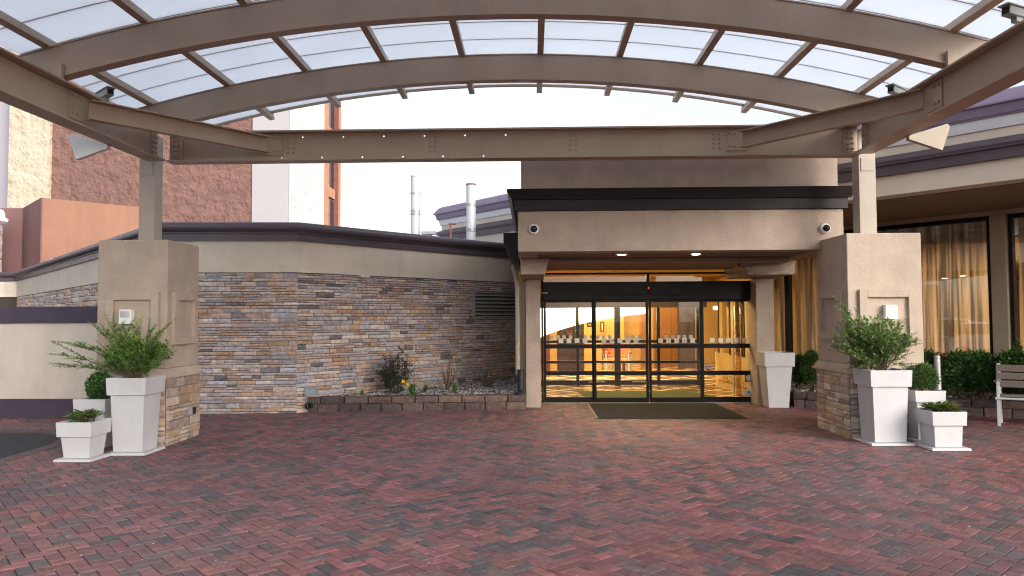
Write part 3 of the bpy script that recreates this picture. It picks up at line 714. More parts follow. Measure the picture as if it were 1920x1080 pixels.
part('post', MB().box(4.32, 4.415, 15.83, 15.95, .012, 2.3), BRASS, ev, bevel=.005); part('post', MB().box(4.31, 4.415, 15.96, 16.07, .012, 2.3), GALV, ev, bevel=.005)

# ---- automatic doors
def dx(px): return PY(px, 640, YD).x
def dz(py): return PY(1215, py, YD).z
DX0, DX1 = dx(1015), dx(1417); xm = dx(1215.5)
fr = MB(); fr.box(DX0, dx(1019), YD - .05, YD + .08, 0, zh); fr.box(dx(1413), DX1, YD - .05, YD + .08, 0, zh)
fr.box(dx(1019), dx(1413), YD - .05, YD + .08, zh - .035, zh); fr.box(dx(1213), dx(1218), YD - .05, YD + .08, dz(528), zh - .036)
part('door_frame', fr, DARK, ev, bevel=.004)
for a, b in ((1019, 1213), (1218, 1413)):
    tr = part('transom_pane', MB().box(dx(a), dx(b), YD - .005, YD + .005, dz(528), zh - .036), GLASS, ev)
hd = part('door_header', MB().box(dx(1019) + .002, dx(1413) - .002, YD - .09, YD + .10, dz(562), dz(528) - .002), DARK, ev, bevel=.006)
part('sensor', MB().box(dx(1211), dx(1219), YD - .14, YD - .091, dz(545), dz(536)), BLACKPL, hd, bevel=.006)
part('sensor_light', MB().box(dx(1214.6), dx(1215.8), YD - .144, YD - .141, dz(541.2), dz(540)), emit('red_led', (1, .05, .03), 3), hd)
part('header_label', MB().box(dx(1017.5), dx(1027), YD - .094, YD - .091, dz(549.5), dz(547.5)), GALV, hd)
part('header_seam', MB().box(dx(1117), dx(1312), YD - .096, YD - .091, dz(553.5), dz(551.5)), GASKET, hd)
part('threshold', MB().box(DX0, DX1, YD - .12, YD + .12, .0, .016), GALV, ev, bevel=.004)
rails = [(566.5, 562), (653, 645), (703.5, 695.5), (757, 744.5)]
def panel(p0, p1, off, sq, upper, special):
    x0, x1 = dx(p0), dx(p1); y0, y1 = YD + off - .022, YD + off + .022; sw = .047
    f = MB().box(x0, x0 + sw, y0, y1, .02, dz(562)).box(x1 - sw, x1, y0, y1, .02, dz(562))
    zz = [(max(dz(a), .02), dz(b)) for a, b in rails]
    for a, b in zz: f.box(x0 + sw, x1 - sw, y0 + .001, y1 - .001, a, b)
    pn = part('door_panel', f, DARK, ev, bevel=.003)
    for i in range(3):
        z1, z0 = zz[i][0], zz[i + 1][1]
        part('pane', MB().box(x0 + sw, x1 - sw, YD + off - .003, YD + off + .003, z0, z1), GLASS, pn)
    sy = YD + off - .0075
    for k, (c, row) in enumerate([(c, 0) for c in sq] + [(c, 1) for c in upper]):
        h = 4.4 if row == 0 else 3.3; cyy = 638.5 if row == 0 else 631.5
        if row == 1: yy = YD + off + .0075
        else: yy = sy
        part('sticker', MB().box(dx(c - h), dx(c + h), yy - .0015, yy + .0015, dz(cyy + h), dz(cyy - h)), STICK, pn)
        if c == special and row == 0:
            tc = bpy.data.curves.new('monogram', 'FONT'); tc.body = 'H'; tc.size = .085; tc.shear = .45; tc.extrude = .0006; tc.align_x = 'CENTER'; tc.align_y = 'CENTER'
            tmp = bpy.data.objects.new('monogram_text', tc); me_ = bpy.data.meshes.new_from_object(tmp); bpy.data.objects.remove(tmp); me_.materials.clear(); me_.materials.append(INK)
            t = link('monogram', me_, pn); t.location = Vector((dx(c), yy - .0028, dz(cyy))) - wloc(pn); t.rotation_euler = (R_(90), 0, 0)
    return pn
panel(1019.5, 1114.5, .03, (1052, 1067, 1082, 1097), (1034, 1046, 1058, 1070, 1098, 1109), None)
panel(1113, 1215, -.03, (1132, 1147, 1162, 1177, 1192), (1121, 1131, 1143, 1176, 1187, 1199), 1147)
panel(1216, 1316, -.03, (1238, 1253, 1268, 1283, 1298), (1249, 1261, 1272, 1283, 1295), 1283)
lp_ = panel(1314.5, 1412.5, .03, (1336, 1352, 1366, 1382, 1396), (), None)
def disc(name, px, py, rad, m, parent, off, k=28):
    c = PY(px, py, YD + off); part(name, MB().lathe((c.x, c.y, c.z), [(.0005, 0), (rad, 0), (rad, .002), (.0005, .002)], k, 'y'), m, parent)
disc('round_sticker', 1328.5, 689, .052, BLUEINK, lp_, .018)
for (a, b, c, d) in ((1325, 1333.5, 687, 685.8), (1324.2, 1332.6, 689.4, 688.2), (1325, 1333.0, 691.7, 690.5)): part('sticker_print', MB().box(dx(a), dx(b), YD + .0125, YD + .0150, dz(c), dz(d)), WHITE_P, lp_)
part('red_sticker', MB().box(dx(1396), dx(1411), YD + .020, YD + .0225, dz(716.5), dz(702.5)), REDINK, lp_)
disc('sticker_disc', 1404.5, 708.5, .058, WHITE_P, lp_, .0185)
part('white_sticker', MB().box(dx(1392.5), dx(1411.5), YD + .020, YD + .0225, dz(743.5), dz(730.5)), WHITE_P, lp_)
disc('sticker_logo', 1403.6, 735.5, .024, INK, lp_, .0185); disc('sticker_logo', 1403.6, 735.5, .012, WHITE_P, lp_, .0160)
for yy in (739.3, 741.4): part('sticker_print', MB().box(dx(1397), dx(1410), YD + .0172, YD + .0192, dz(yy + .35), dz(yy - .35)), GALV, lp_)
part('lock', MB().lathe((dx(1216), YD - .055, dz(733)), [(.0005, 0), (.014, 0), (.014, .006), (.0005, .006)], 14, 'y'), GALV, ev)

# ---- inner door frame
YI = 18.0
def ix(px): return PY(px, 640, YI).x
def iz(py): return PY(1160, py, YI).z
f = MB()
for a, b in ((1008, 1013), (1080, 1085.5), (1152, 1163), (1231.5, 1237), (1306, 1319)): f.box(ix(a), ix(b), YI - .05, YI + .05, .012, iz(577))
part('inner_door_frame', f, DARK, ev, bevel=.004)
f = MB(); f.box(ix(1003), ix(1325), YI - .07, YI + .07, iz(577), 2.2); part('inner_header', f, LOBDARK, ev)
part('vestibule_wall', MB().box(.161, 4.419, YI - .06, YI + .06, 2.203, 2.619), WARMW, ev)
f = MB()
for a, b in ((1013.2, 1079.8), (1085.7, 1151.8), (1163.2, 1231.3), (1237.2, 1305.8)):
    for t, u_ in ((642.6, 637.6), (681, 676.2), (721.5, 712.8)): f.box(ix(a), ix(b), YI - .04, YI + .04, iz(t), iz(u_))
irl = part('inner_door_rail', f, DARK, ev)
for a, b in ((1103, 1135), (1184, 1213)):
    for i in range(7):
        q = a + (b - a) * i / 7; part('rail_print', MB().box(ix(q), ix(q + (b - a) / 7 * .7), YI - .044, YI - .041, iz(716.2), iz(715.2)), WHITE_P, irl)
gi = MB().box(ix(1013.2), ix(1305.8), YI - .003, YI + .003, iz(712.8), iz(577)); part('inner_pane', gi, GLASS, ev)

# ================================================================== LOBBY CONTENTS
bk = MB(); q = lambda px, py, Yd: (PY(px, py, Yd).x, PY(px, py, Yd).z)
curve_pts = [(1000, 640), (1022, 629), (1045, 620), (1075, 611), (1105, 603.5), (1140, 597), (1175, 592), (1215, 587.5)]
pl = [q(a, b, 21.0) for a, b in curve_pts]; top = [(pl[-1][0], 3.0), (pl[0][0], 3.0)]
bulk = single('bulkhead', MB().prism_y(pl + top, 21.0, 21.4), LOBWHITE, 'white sloping bulkhead inside the lobby behind the left door panels', 'bulkhead', (2, 21, 3), bevel=0)
dkp = single('partition_screen', MB().box(*[q(a, 600, 23)[0] for a in (1044, 1095)], 23, 23.08, .012, 2.4), LOBDARK, 'dark partition screen in the lobby under the white bulkhead', 'screen', (1.4, 23, 0))
wdp = single('wood_screen', MB().box(*[q(a, 600, 23.5)[0] for a in (1000, 1031)], 23.5, 23.58, .012, 2.3), WARMWOOD, 'reddish wood screen at the far left inside the lobby', 'screen', (.4, 23.5, 0))
blk = single('dark_doorway', MB().box(*[q(a, 600, 24)[0] for a in (1271, 1303)], 24, 24.1, .012, 2.25), LOBDARK, 'tall dark door leaf at the back of the lobby', 'door', (5, 24, 0))
wcl = single('wood_column', MB().box(*[q(a, 600, 24.2)[0] for a in (1201, 1216)], 24.2, 24.5, .012, 2.7), WARMWOOD, 'brown wood column at the lobby back left of the doorway', 'column', (3.8, 24.2, 0))
part2 = single('wall_return', MB().box(*[q(a, 600, 24.6)[0] for a in (1226, 1258)], 24.6, 24.8, .012, 2.3).box(*[q(a, 600, 24.6)[0] for a in (1258.3, 1271)], 24.5, 24.9, .012, 2.4), WARMWOOD, 'tan wood wall return beside the dark door leaf in the lobby', 'wall', (4.4, 24.6, 0))
fitt = thing('ceiling_lamp', 'glowing rectangular ceiling lamp seen through the right door panel', 'lamp', (6.2, 21, 2.1))
a, b = q(1342, 574, 21), q(1355, 580.5, 21)
part('diffuser', MB().box(a[0], b[0], 20.9, 21.3, b[1], a[1]), BULB, fitt); part('stem', MB().box((a[0] + b[0]) / 2 - .02, (a[0] + b[0]) / 2 + .02, 21.08, 21.12, a[1] + .003, 3.02), GALV, fitt)
def picture(px0, px1, py0, py1, Yd, m, label):
    a, b = q(px0, py0, Yd), q(px1, py1, Yd); t = thing('picture', label, 'picture', ((a[0] + b[0]) / 2, Yd, b[1]), 'pictures on the lobby wall')
    part('frame', MB().box(a[0], b[0], Yd - .06, Yd - .03, b[1], a[1]), LOBDARK, t); part('print', MB().box(a[0] + .05, b[0] - .05, Yd - .064, Yd - .061, b[1] + .05, a[1] - .05), m, t)
picture(1100, 1111, 604, 613, 23.4, CREAM, 'small dark framed picture right of the dark lobby partition')
picture(1125, 1133, 603, 622, 26.6, CREAM, 'narrow tall pale picture on the ochre lobby wall')
picture(1063, 1075, 621, 630, 22.9, SEATOR, 'small orange picture on the dark lobby partition')
single('ochre_wall', MB().box(*[q(a, 600, 26.7)[0] for a in (1095, 1170)], 26.7, 26.9, .012, 2.6), surf('ochre_paint', (.6, .36, .12), .06, 1, .7, .05, 30), 'ochre wall section at the back of the lobby', 'wall', (2.5, 26.7, 0))
def chair(x, y, rz, label):
    t = thing('lobby_chair', label, 'chair', (x, y, .012), 'orange lobby chairs'); t.rotation_euler = (0, 0, rz)
    def P(n_, mb_, m_, b_=.02):
        o = link(n_, mb_.mesh(n_, (0, 0, 0), b_), t); o.data.materials.append(m_)
    P('seat', MB().box(-.3, .3, -.3, .28, .34, .46), SEATOR); P('backrest', MB().box(-.3, .3, .24, .36, .46, .9), SEATOR)
    for s in (-1, 1):
        P('armrest', MB().box(s * .33 - .03, s * .33 + .03, -.3, .3, .60, .66), SEATOR, .012)
        P('leg', MB().box(s * .33 - .02, s * .33 + .02, -.3, -.26, 0, .60), GALV, 0); P('leg', MB().box(s * .33 - .02, s * .33 + .02, .26, .3, 0, .60), GALV, 0)
p = PZ(1130, 676, .012); chair(p.x, 24.0, R_(30), 'orange lobby chair behind the left door panel, farther one')
p = PZ(1160, 676, .012); chair(PY(1160, 640, 21.8).x, 21.8, R_(-15), 'orange lobby chair nearer the middle of the doors')
p = q(1200, 650, 20.5)
pt = thing('console_table', 'dark console table with pale objects in the lobby centre', 'table', (p[0], 22.3, 0))
part('top', MB().box(p[0] - .3, p[0] + .5, 22.1, 22.5, .78, .82), LOBDARK, pt)
for s in (-.26, .44): part('leg', MB().box(p[0] + s, p[0] + s + .04, 22.15, 22.45, .012, .78), LOBDARK, pt)
a_, b_ = PZ(1036, 738, .012), PZ(1318, 736, .012)
single('door_mat', MB().hexa([(1.1, 15.1, .011), (3.75, 15.1, .011), (3.55, 16.6, .011), (1.0, 16.6, .011)], [(1.1, 15.1, .022), (3.75, 15.1, .022), (3.55, 16.6, .022), (1.0, 16.6, .022)]), GREENM, 'green mat on the patterned vestibule floor behind the doors', 'mat', (2.3, 15.8, .011))
mt = thing('door_mat', 'black rubber edged mat on the brick paving outside the doors', 'mat', (2.25, 13.1, .012))
part('pile', MB().box(1.07, 3.42, 12.1, 14.16, .012, .026), RUBBER, mt)
part('border', MB().box(1.02, 3.47, 12.05, 12.099, .011, .020).box(1.02, 3.47, 14.161, 14.2, .011, .020).box(3.421, 3.47, 12.1, 14.16, .011, .020), GASKET, mt)
part('worn_edge', MB().box(1.02, 1.069, 12.1, 14.16, .011, .021), surf('worn_rubber', (.32, .25, .18), .2, 10, .8, .1, 60), mt)

def area(name, loc, size, energy, col, rot=(0, 0, 0)):
    l = bpy.data.lights.new(name, 'AREA'); l.shape = 'RECTANGLE'; l.size, l.size_y = size; l.energy = energy; l.color = col
    o = link(name, l); o.location = loc; o.rotation_euler = rot; return o
WARM = (1.0, .68, .24)
area('lobby_light', (2.5, 24.2, 2.95), (4.5, 4.5), 400, WARM)
area('lobby_light', (1.6, 19.6, 2.9), (3.0, .8), 430, (1, .86, .58), (R_(38), 0, 0))  # unseen lamp added and tilted at the bulkhead to whiten it
area('vestibule_light', (2.3, 16.2, 2.612), (2.6, 2.0), 85, (1, .72, .30))
area('dining_light', (9.6, 16.0, 2.95), (3.0, 4.0), 170, (1.0, .64, .28))
area('dining_light', (12.5, 12.0, 2.95), (3.0, 3.0), 110, (1.0, .64, .28))

# curtains just inside the windows: pleated sheets
def curtain(t0, t1, seed, label):
    r = random.Random(seed); n = int(abs(t1 - t0) / .018); v = []; f = []; ph_ = r.random() * 6
    x = 0; phs = []
    for i in range(n + 1):
        ph_ += r.uniform(.45, .85) * .62; phs.append(ph_)
    for z, amp in ((.53, 1.0), (1.4, .95), (2.4, .8), (3.0, .6), (3.38, .35)):
        for i in range(n + 1):
            t = t0 + (t1 - t0) * i / n; v.append(W(t + .012 * math.sin(phs[i] * .5 + z), -.27 + .045 * amp * math.sin(phs[i] + .12 * z), z))
    m_ = n + 1
    for j in range(4):
        for i in range(n): f.append((j * m_ + i, j * m_ + i + 1, (j + 1) * m_ + i + 1, (j + 1) * m_ + i))
    mb_ = MB().add(v, f); c = W((t0 + t1) / 2, -.27, .53)
    return single('curtain', mb_, CURT, label, 'curtain', c, 'sheer curtains in the tall windows', smooth='all')
curtain(tpx(1861) + .06, tpx(1680), 1, 'long sheer curtain in the wide window right of the right pillar')
curtain(tpx(1678), tpx(1480), 2, 'sheer curtain behind the window between entrance pier and right pillar')
curtain(tpx(1468), tl - .05, 5, 'narrow sheer curtain left of the black mullion beside the entrance pier')
curtain(tpx(1895) - .06, -4.25, 3, 'sheer curtain in the window at the right edge, above the bench')

# ================================================================== CANOPY
cn = thing('entrance_canopy', 'taupe steel canopy with arched beams and opal vaulted roof over the paved forecourt', 'canopy', (-.36, 6, 0))
CX, CZ, RT, RB_ = -.36, -13.9, 19.18, 18.82
BZ0, BZ1 = 3.85, 4.27
XL, XR = -5.2, 4.48
def arcz(x, R): return CZ + math.sqrt(R * R - (x - CX) ** 2)
def arc_strip(mb, x0, x1, ra, rb_, y0, y1, n=36):
    t0, t1 = math.asin((x0 - CX) / ra), math.asin((x1 - CX) / ra); v = []; f = []
    for i in range(n + 1):
        t = t0 + (t1 - t0) * i / n; s_, c_ = math.sin(t), math.cos(t)
        for R, y in ((ra, y0), (ra, y1), (rb_, y1), (rb_, y0)): v.append((CX + R * s_, y, CZ + R * c_))
    for i in range(n):
        for k in range(4): f.append((i * 4 + k, i * 4 + (k + 1) % 4, (i + 1) * 4 + (k + 1) % 4, (i + 1) * 4 + k))
    f += [(3, 2, 1, 0), (n * 4, n * 4 + 1, n * 4 + 2, n * 4 + 3)]
    return mb.add(v, f)
for yf in (9.95, 7.78, 5.61, 3.44, 1.27):
    m_ = MB(); arc_strip(m_, XL - .42, XR + .42, RB_ + .02, RT - .015, yf + .012, yf + .13); arc_strip(m_, XL - .42, XR + .42, RB_, RB_ + .019, yf, yf + .142); arc_strip(m_, XL - .42, XR + .42, RT - .014, RT, yf, yf + .142)
    ab = part('arch_beam', m_, STEEL, cn)
    for xx in (XL + .06, XR - .06):
        part('bearing_plate', MB().box(xx - .055, xx + .055, yf - .05, yf - .002, BZ1 + .001, BZ1 + .17), STEEL, ab, bevel=.004)
YB0, YB1 = -.4, 11.62
for k in range(-5, 5):
    x = .13 + 1.085 * k; t = math.asin((x - CX) / RT); up = Vector((math.sin(t), 0, math.cos(t))); c = Vector((CX, 0, CZ)) + up * (RT + .052)
    part('purlin', MB().obox((c.x, (YB0 + YB1 + .12) / 2, c.z), (0, 1, 0), (math.cos(t), 0, -math.sin(t)), up, (YB1 + .12 - YB0) / 2, .043, .05), STEEL, cn, bevel=.005)
RP = RT + .108
seams = [YB1]
y = 10.27
while y > YB0: seams.append(y); y -= .575
seams.append(YB0)
for i in range(len(seams) - 1):
    ya, yb = seams[i + 1] + .008, seams[i] - .008
    part('roof_panel', arc_strip(MB(), -5.72, 5.0, RP, RP + .016, ya, yb), POLY, cn)
    if i < len(seams) - 2:
        yy = seams[i + 1]; m_ = MB(); arc_strip(m_, -5.72, 5.0, RP - .002, RP + .024, yy - .0055, yy + .0055, 30); part('glazing_bar', m_, surf('pale_glazing_bar', (.55, .46, .40), .06, 3, .5, .05, 25), cn)
part('eave_bar', arc_strip(MB(), -5.72, 5.0, RP - .03, RP + .03, YB1 - .010, YB1 + .04), STEEL, cn)
part('eave_bar', arc_strip(MB(), -5.72, 5.0, RP - .03, RP + .03, YB0 - .04, YB0 + .010), STEEL, cn)
def bolts(parent, pts, ax, rad=.017):
    for p in pts:
        p = Vector(p); a = Vector(ax); k = 6
        e1 = a.cross(Vector((0, 0, 1))).normalized(); e2 = a.cross(e1); v = []
        for h, r_ in ((0, rad), (.014, rad), (.018, rad * .6)):
            v += [p + a * h + (e1 * math.cos(j * math.pi / 3) + e2 * math.sin(j * math.pi / 3)) * r_ for j in range(k)]
        f = [(i * k + j, i * k + (j + 1) % k, (i + 1) * k + (j + 1) % k, (i + 1) * k + j) for i in range(2) for j in range(k)] + [tuple(range(2 * k, 3 * k))]
        part('bolt', MB().add(v, f), STEEL, parent)
# side beams (I sections along depth)
for X, s in ((XL, 1), (XR, -1)):
    m_ = MB(); ys, ye = YB0 + .3, 9.985
    m_.box(X - .008, X + .008, ys, ye, BZ0 + .022, BZ1 - .022).box(X - .125, X + .125, ys, ye, BZ0, BZ0 + .021).box(X - .125, X + .125, ys, ye, BZ1 - .021, BZ1)
    sbm = part('side_beam', m_, STEEL, cn)
    part('splice_plate', MB().box(X + s * .009, X + s * .022, 9.80, 9.975, BZ0 + .06, BZ1 - .06), STEEL, sbm)
    bolts(sbm, [(X + s * .022, yy, zz) for yy in (9.84, 9.92) for zz in (3.95, 4.02, 4.09, 4.16)], (s, 0, 0))
# front beam with small drilled holes through its web
FY = 10.115
m_ = MB(); m_.box(XL + .12, XR - .02, FY - .115, FY + .115, BZ0, BZ0 + .021).box(XL + .12, XR - .02, FY - .115, FY + .115, BZ1 - .021, BZ1)
def hole_row(mb, zc, xs_):
    h = .011; x = XL + .12
    for hx in xs_:
        mb.box(x, hx - h, FY - .006, FY + .006, zc - h, zc + h); x = hx + h
    mb.box(x, XR - .02, FY - .006, FY + .006, zc - h, zc + h)
tops = [PY(492 + 76.0 * i, 252 - i * .75, FY).x for i in range(14)]; bots = [PY(452.5 + 75.7 * i, 292.5 - i * .95, FY).x for i in range(14)]
zt_, zb_ = BZ1 - .075, BZ0 + .055
m_.box(XL + .12, XR - .02, FY - .006, FY + .006, BZ0 + .022, zb_ - .011).box(XL + .12, XR - .02, FY - .006, FY + .006, zb_ + .011, zt_ - .011).box(XL + .12, XR - .02, FY - .006, FY + .006, zt_ + .011, BZ1 - .022)
hole_row(m_, zt_, tops); hole_row(m_, zb_, bots)
fb = part('front_beam', m_, STEEL, cn)
for px in (545, 811, 1075, 1344):
    x = PY(px, 266, FY - .01).x; bolts(fb, [(x + a, FY - .006, z) for a in (-.04, .04) for z in (3.98, 4.045, 4.11, 4.175)], (0, -1, 0))
for x0, sgn in ((XL + .13, 1), (XR - .03, -1)):
    pl_ = part('splice_plate', MB().box(min(x0, x0 + sgn * .19), max(x0, x0 + sgn * .19), FY - .02, FY - .007, BZ0 + .06, BZ1 - .06), STEEL, fb)
    bolts(fb, [(x0 + sgn * a, FY - .02, z) for a in (.06, .13) for z in (3.95, 4.02, 4.09, 4.16)], (0, -1, 0))
# corner braces: channels from side beam to front beam
for X, s, px_ in ((XL, 1, 510), (XR, -1, 1383)):
    xe = PY(px_, 262, 10.05).x; pa = Vector((X + s * .03, 8.15, 4.06)); pb = Vector((xe, FY - .03, 4.06))
    d = (pb - pa).normalized(); side = Vector((d.y, -d.x, 0)) * (1 if s > 0 else 1)
    if side.y > 0: side = -side
    m_ = MB(); m_.bar(pa + d * .12 + Vector((0, 0, 0)), pb - d * .10, .012, .20)
    m_.bar(pa + d * .12 + side * .05 + Vector((0, 0, .107)), pb - d * .10 + side * .05 + Vector((0, 0, .107)), .11, .013); m_.bar(pa + d * .12 + side * .05 - Vector((0, 0, .107)), pb - d * .10 + side * .05 - Vector((0, 0, .107)), .11, .013)
    br = part('brace', m_, STEEL, cn)
    part('gusset_plate', MB().box(min(X + s * .009, X + s * .024), max(X + s * .009, X + s * .024), 8.02, 8.36, 3.93, 4.235), STEEL, br)
    bolts(br, [(X + s * .024, yy, zz) for yy in (8.08, 8.17) for zz in (4.00, 4.19)], (s, 0, 0))
    part('gusset_plate', MB().box(xe - .13, xe + .13, FY - .022, FY - .0075, 3.94, 4.22), STEEL, br)
    bolts(br, [(xe + s * a, FY - .022, zz) for a in (.02, .09) for zz in (4.0, 4.18)], (0, -1, 0))
# columns
for xa, xb, ya, yb, zb0 in ((PY(260, 380, 10.05).x, PY(290, 380, 10.05).x, 10.05, 10.27, 2.70), (PY(1611, 360, 10.2).x, PY(1643, 360, 10.2).x, 10.2, 10.42, 2.78), (-5.35, -5.13, .6, .82, 2.70), (4.44, 4.68, .6, .82, 2.78)):
    cl = part('column', MB().box(xa, xb, ya, yb, zb0 - .02, BZ1 - .03), surf('column_paint', (.42, .36, .30), .06, 3, .5, .06, 25, stain=.08), cn, bevel=.008)
    if ya > 5: part('cap_plate', MB().box(xa + .03, xb - .03, ya - .012, ya - .001, 3.66, 3.84), cl.data.materials[0], cl)
for X, s, Y_ in ((XL, -1, 9.0), (XR, 1, 9.0), (XR, 1, 6.75), (XL, -1, 6.75)):
    lab = {(-1, 9.0): 'white wedge shaped box hung outside the left canopy beam by the column', (1, 9.0): 'cream wedge shaped box hung outside the right canopy beam by the column', (1, 6.75): 'cream wedge shaped box at the top right edge beyond the canopy beam', (-1, 6.75): 'white wedge shaped box outside the left canopy beam nearer the camera'}[(s, Y_)]
    x0 = X + s * .10
    pl_ = [(x0, 3.80), (x0 + s * .40, 3.66), (x0 + s * .50, 3.95), (x0 + s * .47, 3.99), (x0, 3.845)]
    t = thing('wedge_box', lab, 'fixture', (x0, Y_, 3.7), 'wedge boxes along the canopy beams')
    part('shell', MB().prism_y(pl_, Y_ - .02, Y_ + .05), WHITE_P if s < 0 else surf('cream_resin', (.40, .34, .27), .04, 3, .6, .03, 40), t, bevel=.006); part('hanger', MB().box(min(x0 - s * .02, x0 + s * .08), max(x0 - s * .02, x0 + s * .08), Y_ - .01, Y_ + .04, 3.835, 3.90), STEEL, t)
def bullet_cam(X, s, Yc, ang_, label):
    z = BZ1; t = thing('security_camera', label, 'camera', (X, Yc, z), 'security cameras on the canopy beams')
    c = Vector((X + s * .03, Yc, z + .13)); d = Vector((s * math.cos(ang_), -math.sin(ang_) * .8, .10)).normalized(); sd_ = d.cross(Vector((0, 0, 1))).normalized(); up = sd_.cross(d)
    part('housing', MB().obox(c, d, sd_, up, .14, .045, .04), CAMGREY, t, bevel=.008); part('hood', MB().obox(c + up * .048 + d * .02, d, sd_, up, .155, .055, .006), CAMGREY, t)
    part('lens', MB().obox(c + d * .142, d, sd_, up, .003, .034, .028), GASKET, t)
    part('bracket', MB().tube([(X, Yc, z), (X, Yc, z + .03), c - up * .05 - d * .03], .018, 8), CAMGREY, t); part('joint', MB().obox(c - up * .06, d, sd_, up, .04, .03, .025), CAMGREY, t, bevel=.004)
bullet_cam(XL - .04, 1, 8.75, .7, 'grey box camera perched on the left canopy beam')
bullet_cam(XR + .04, -1, 9.05, .7, 'grey box camera perched on the right canopy beam above the brace')
bullet_cam(XR - .02, -1, 6.72, .4, 'grey box camera cut by the top right edge on the canopy beam')

# ================================================================== PILLARS
def pillar(x0, x1, y0, y1, zt, label, visible_sides, zs=.88):
    t = thing('pillar', label, 'pillar', ((x0 + x1) / 2, (y0 + y1) / 2, 0), 'stucco pillars with stone bases under the canopy')
    part('core', MB().box(x0 + .02, x1 - .02, y0 + .02, y1 - .02, 0, zs + .05), MORTAR, t)
    e = .055
    part('sill', MB().hexa([(x0 - e, y0 - e, zs + .003), (x1 + e, y0 - e, zs + .003), (x1 + e, y1 + e, zs + .003), (x0 - e, y1 + e, zs + .003)], [(x0 - e, y0 - e, zs + .03), (x1 + e, y0 - e, zs + .03), (x1 + e, y1 + e, zs + .03), (x0 - e, y1 + e, zs + .03)])
         .hexa([(x0 - e, y0 - e, zs + .0301), (x1 + e, y0 - e, zs + .0301), (x1 + e, y1 + e, zs + .0301), (x0 - e, y1 + e, zs + .0301)], [(x0 - .002, y0 - .002, zs + .13), (x1 + .002, y0 - .002, zs + .13), (x1 + .002, y1 + .002, zs + .13), (x0 - .002, y1 + .002, zs + .13)]), STUCCO, t)
    part('shaft', MB().box(x0, x1, y0, y1, zs + .131, zt), STUCCO, t, bevel=.012)
    # raised frames on the faces
    def frame(c, u, n, wd, z0, z1, bw):
        m_ = MB(); c = Vector(c); u = Vector(u); n = Vector(n); zc = (z0 + z1) / 2
        for s in (-1, 1): m_.obox(c + u * s * (wd / 2 - bw / 2) + n * .024 + Vector((0, 0, zc)), u, n, (0, 0, 1), bw / 2, .026, (z1 - z0) / 2)
        for z in (z0 + bw / 2, z1 - bw / 2): m_.obox(c + n * .024 + Vector((0, 0, z)), u, n, (0, 0, 1), wd / 2 - bw, .0255, bw / 2)
        part('panel_frame', m_, STUCCO, t, bevel=.004)
    xm_, ym_ = (x0 + x1) / 2, (y0 + y1) / 2
    frame((xm_ + .02, y0, 0), (1, 0, 0), (0, -1, 0), (x1 - x0) * .76, 1.32, 2.02, .105)
    for xx, nn in ((x0, -1), (x1, 1)): frame((xx, ym_, 0), (0, 1, 0), (nn, 0, 0), (y1 - y0) * .74, 1.32, 2.02, .105)
    rr = []
    for pa, pb in (((x0 + .0, y0), (x1, y0)), ((x1, y0), (x1, y1)), ((x0, y1), (x0, y0))): rr += lay_stones(pa, pb, .0, zs - .002, (.055, .085, .10, .12), (.16, .40), .007, (.03, .05), None, .2)
    for k, r in enumerate(rr): stone_obj('stone', SVP[k % 14], r, t)
    return t
pillar(-5.735, -4.80, 9.55, 10.46, 2.71, 'left tan stucco pillar with stone base beside the low wall', 1)
pillar(4.285, 5.285, 10.12, 11.2, 2.79, 'right tan stucco pillar with stone base in front of the curtained window', -1)
pillar(-5.66, -4.79, .2, 1.2, 2.71, 'left pillar of the near end of the canopy', 1)
pillar(4.43, 5.42, .2, 1.3, 2.79, 'right pillar of the near end of the canopy', -1)
def louvre_box(px, py, Yf, s, label):
    c = PY(px, py, Yf); t = thing('wall_light', label, 'wall light', (c.x, Yf, c.z))
    part('body', MB().prism_y([(c.x - .085, c.z - .095), (c.x + .085, c.z - .095), (c.x + .08, c.z + .095), (c.x - .08, c.z + .095)], Yf - .09, Yf), WHITE_P, t, bevel=.008)
    for i in range(9): part('slot', MB().box(c.x - .06 + i * .014, c.x - .053 + i * .014, Yf - .0925, Yf - .0905, c.z - .01, c.z + .075), GALV, t)
louvre_box(241, 594, 9.55, 1, 'white slotted wall box on the left pillar panel')
louvre_box(1666, 585, 10.12, -1, 'white slotted wall box on the right pillar panel')
p = PX(350, 769, -4.80)
sk = thing('outlet_box', 'small dark outlet box set in the stone base of the left pillar', 'outlet', (-4.75, p.y, p.z))
part('cover', MB().box(-4.76, -4.70, p.y - .05, p.y + .05, p.z - .06, p.z + .06), LOUV, sk, bevel=.008); part('flap', MB().box(-4.698, -4.685, p.y - .04, p.y + .04, p.z - .05, p.z + .045), BLACKPL, sk, bevel=.004)
def dome_cam(px, py, lens_dx, label):
    c = PY(px, py, YF); t = thing('dome_camera', label, 'camera', (c.x, YF, c.z), 'round dome cameras on the entrance fascia')
    part('ring', MB().lathe((c.x, YF, c.z), [(.001, 0), (.075, 0), (.078, .03), (.062, .05), (.001, .05)], 28, 'y'), WHITE_P, t, smooth=True)
    part('dome', MB().lathe((c.x + lens_dx, YF - .045, c.z), [(.052, 0), (.05, .02), (.036, .04), (.014, .05), (.001, .051)], 24, 'y'), surf('smoked_dome', (.015, .02, .025), .05, 5, .08, 0), t, smooth='all')
dome_cam(1001, 430, 0, 'round white dome camera on the fascia left end'); dome_cam(1546, 428.5, .008, 'round white dome camera on the fascia near the right pillar')
p = PZ(1397, 491, zf0)
spk = thing('wall_speaker', 'small brown box speaker under the entrance soffit at right', 'speaker', (PY(1397, 490, 12.7).x, 12.7, zf0 - .02))
c = PY(1397, 491, 12.7)
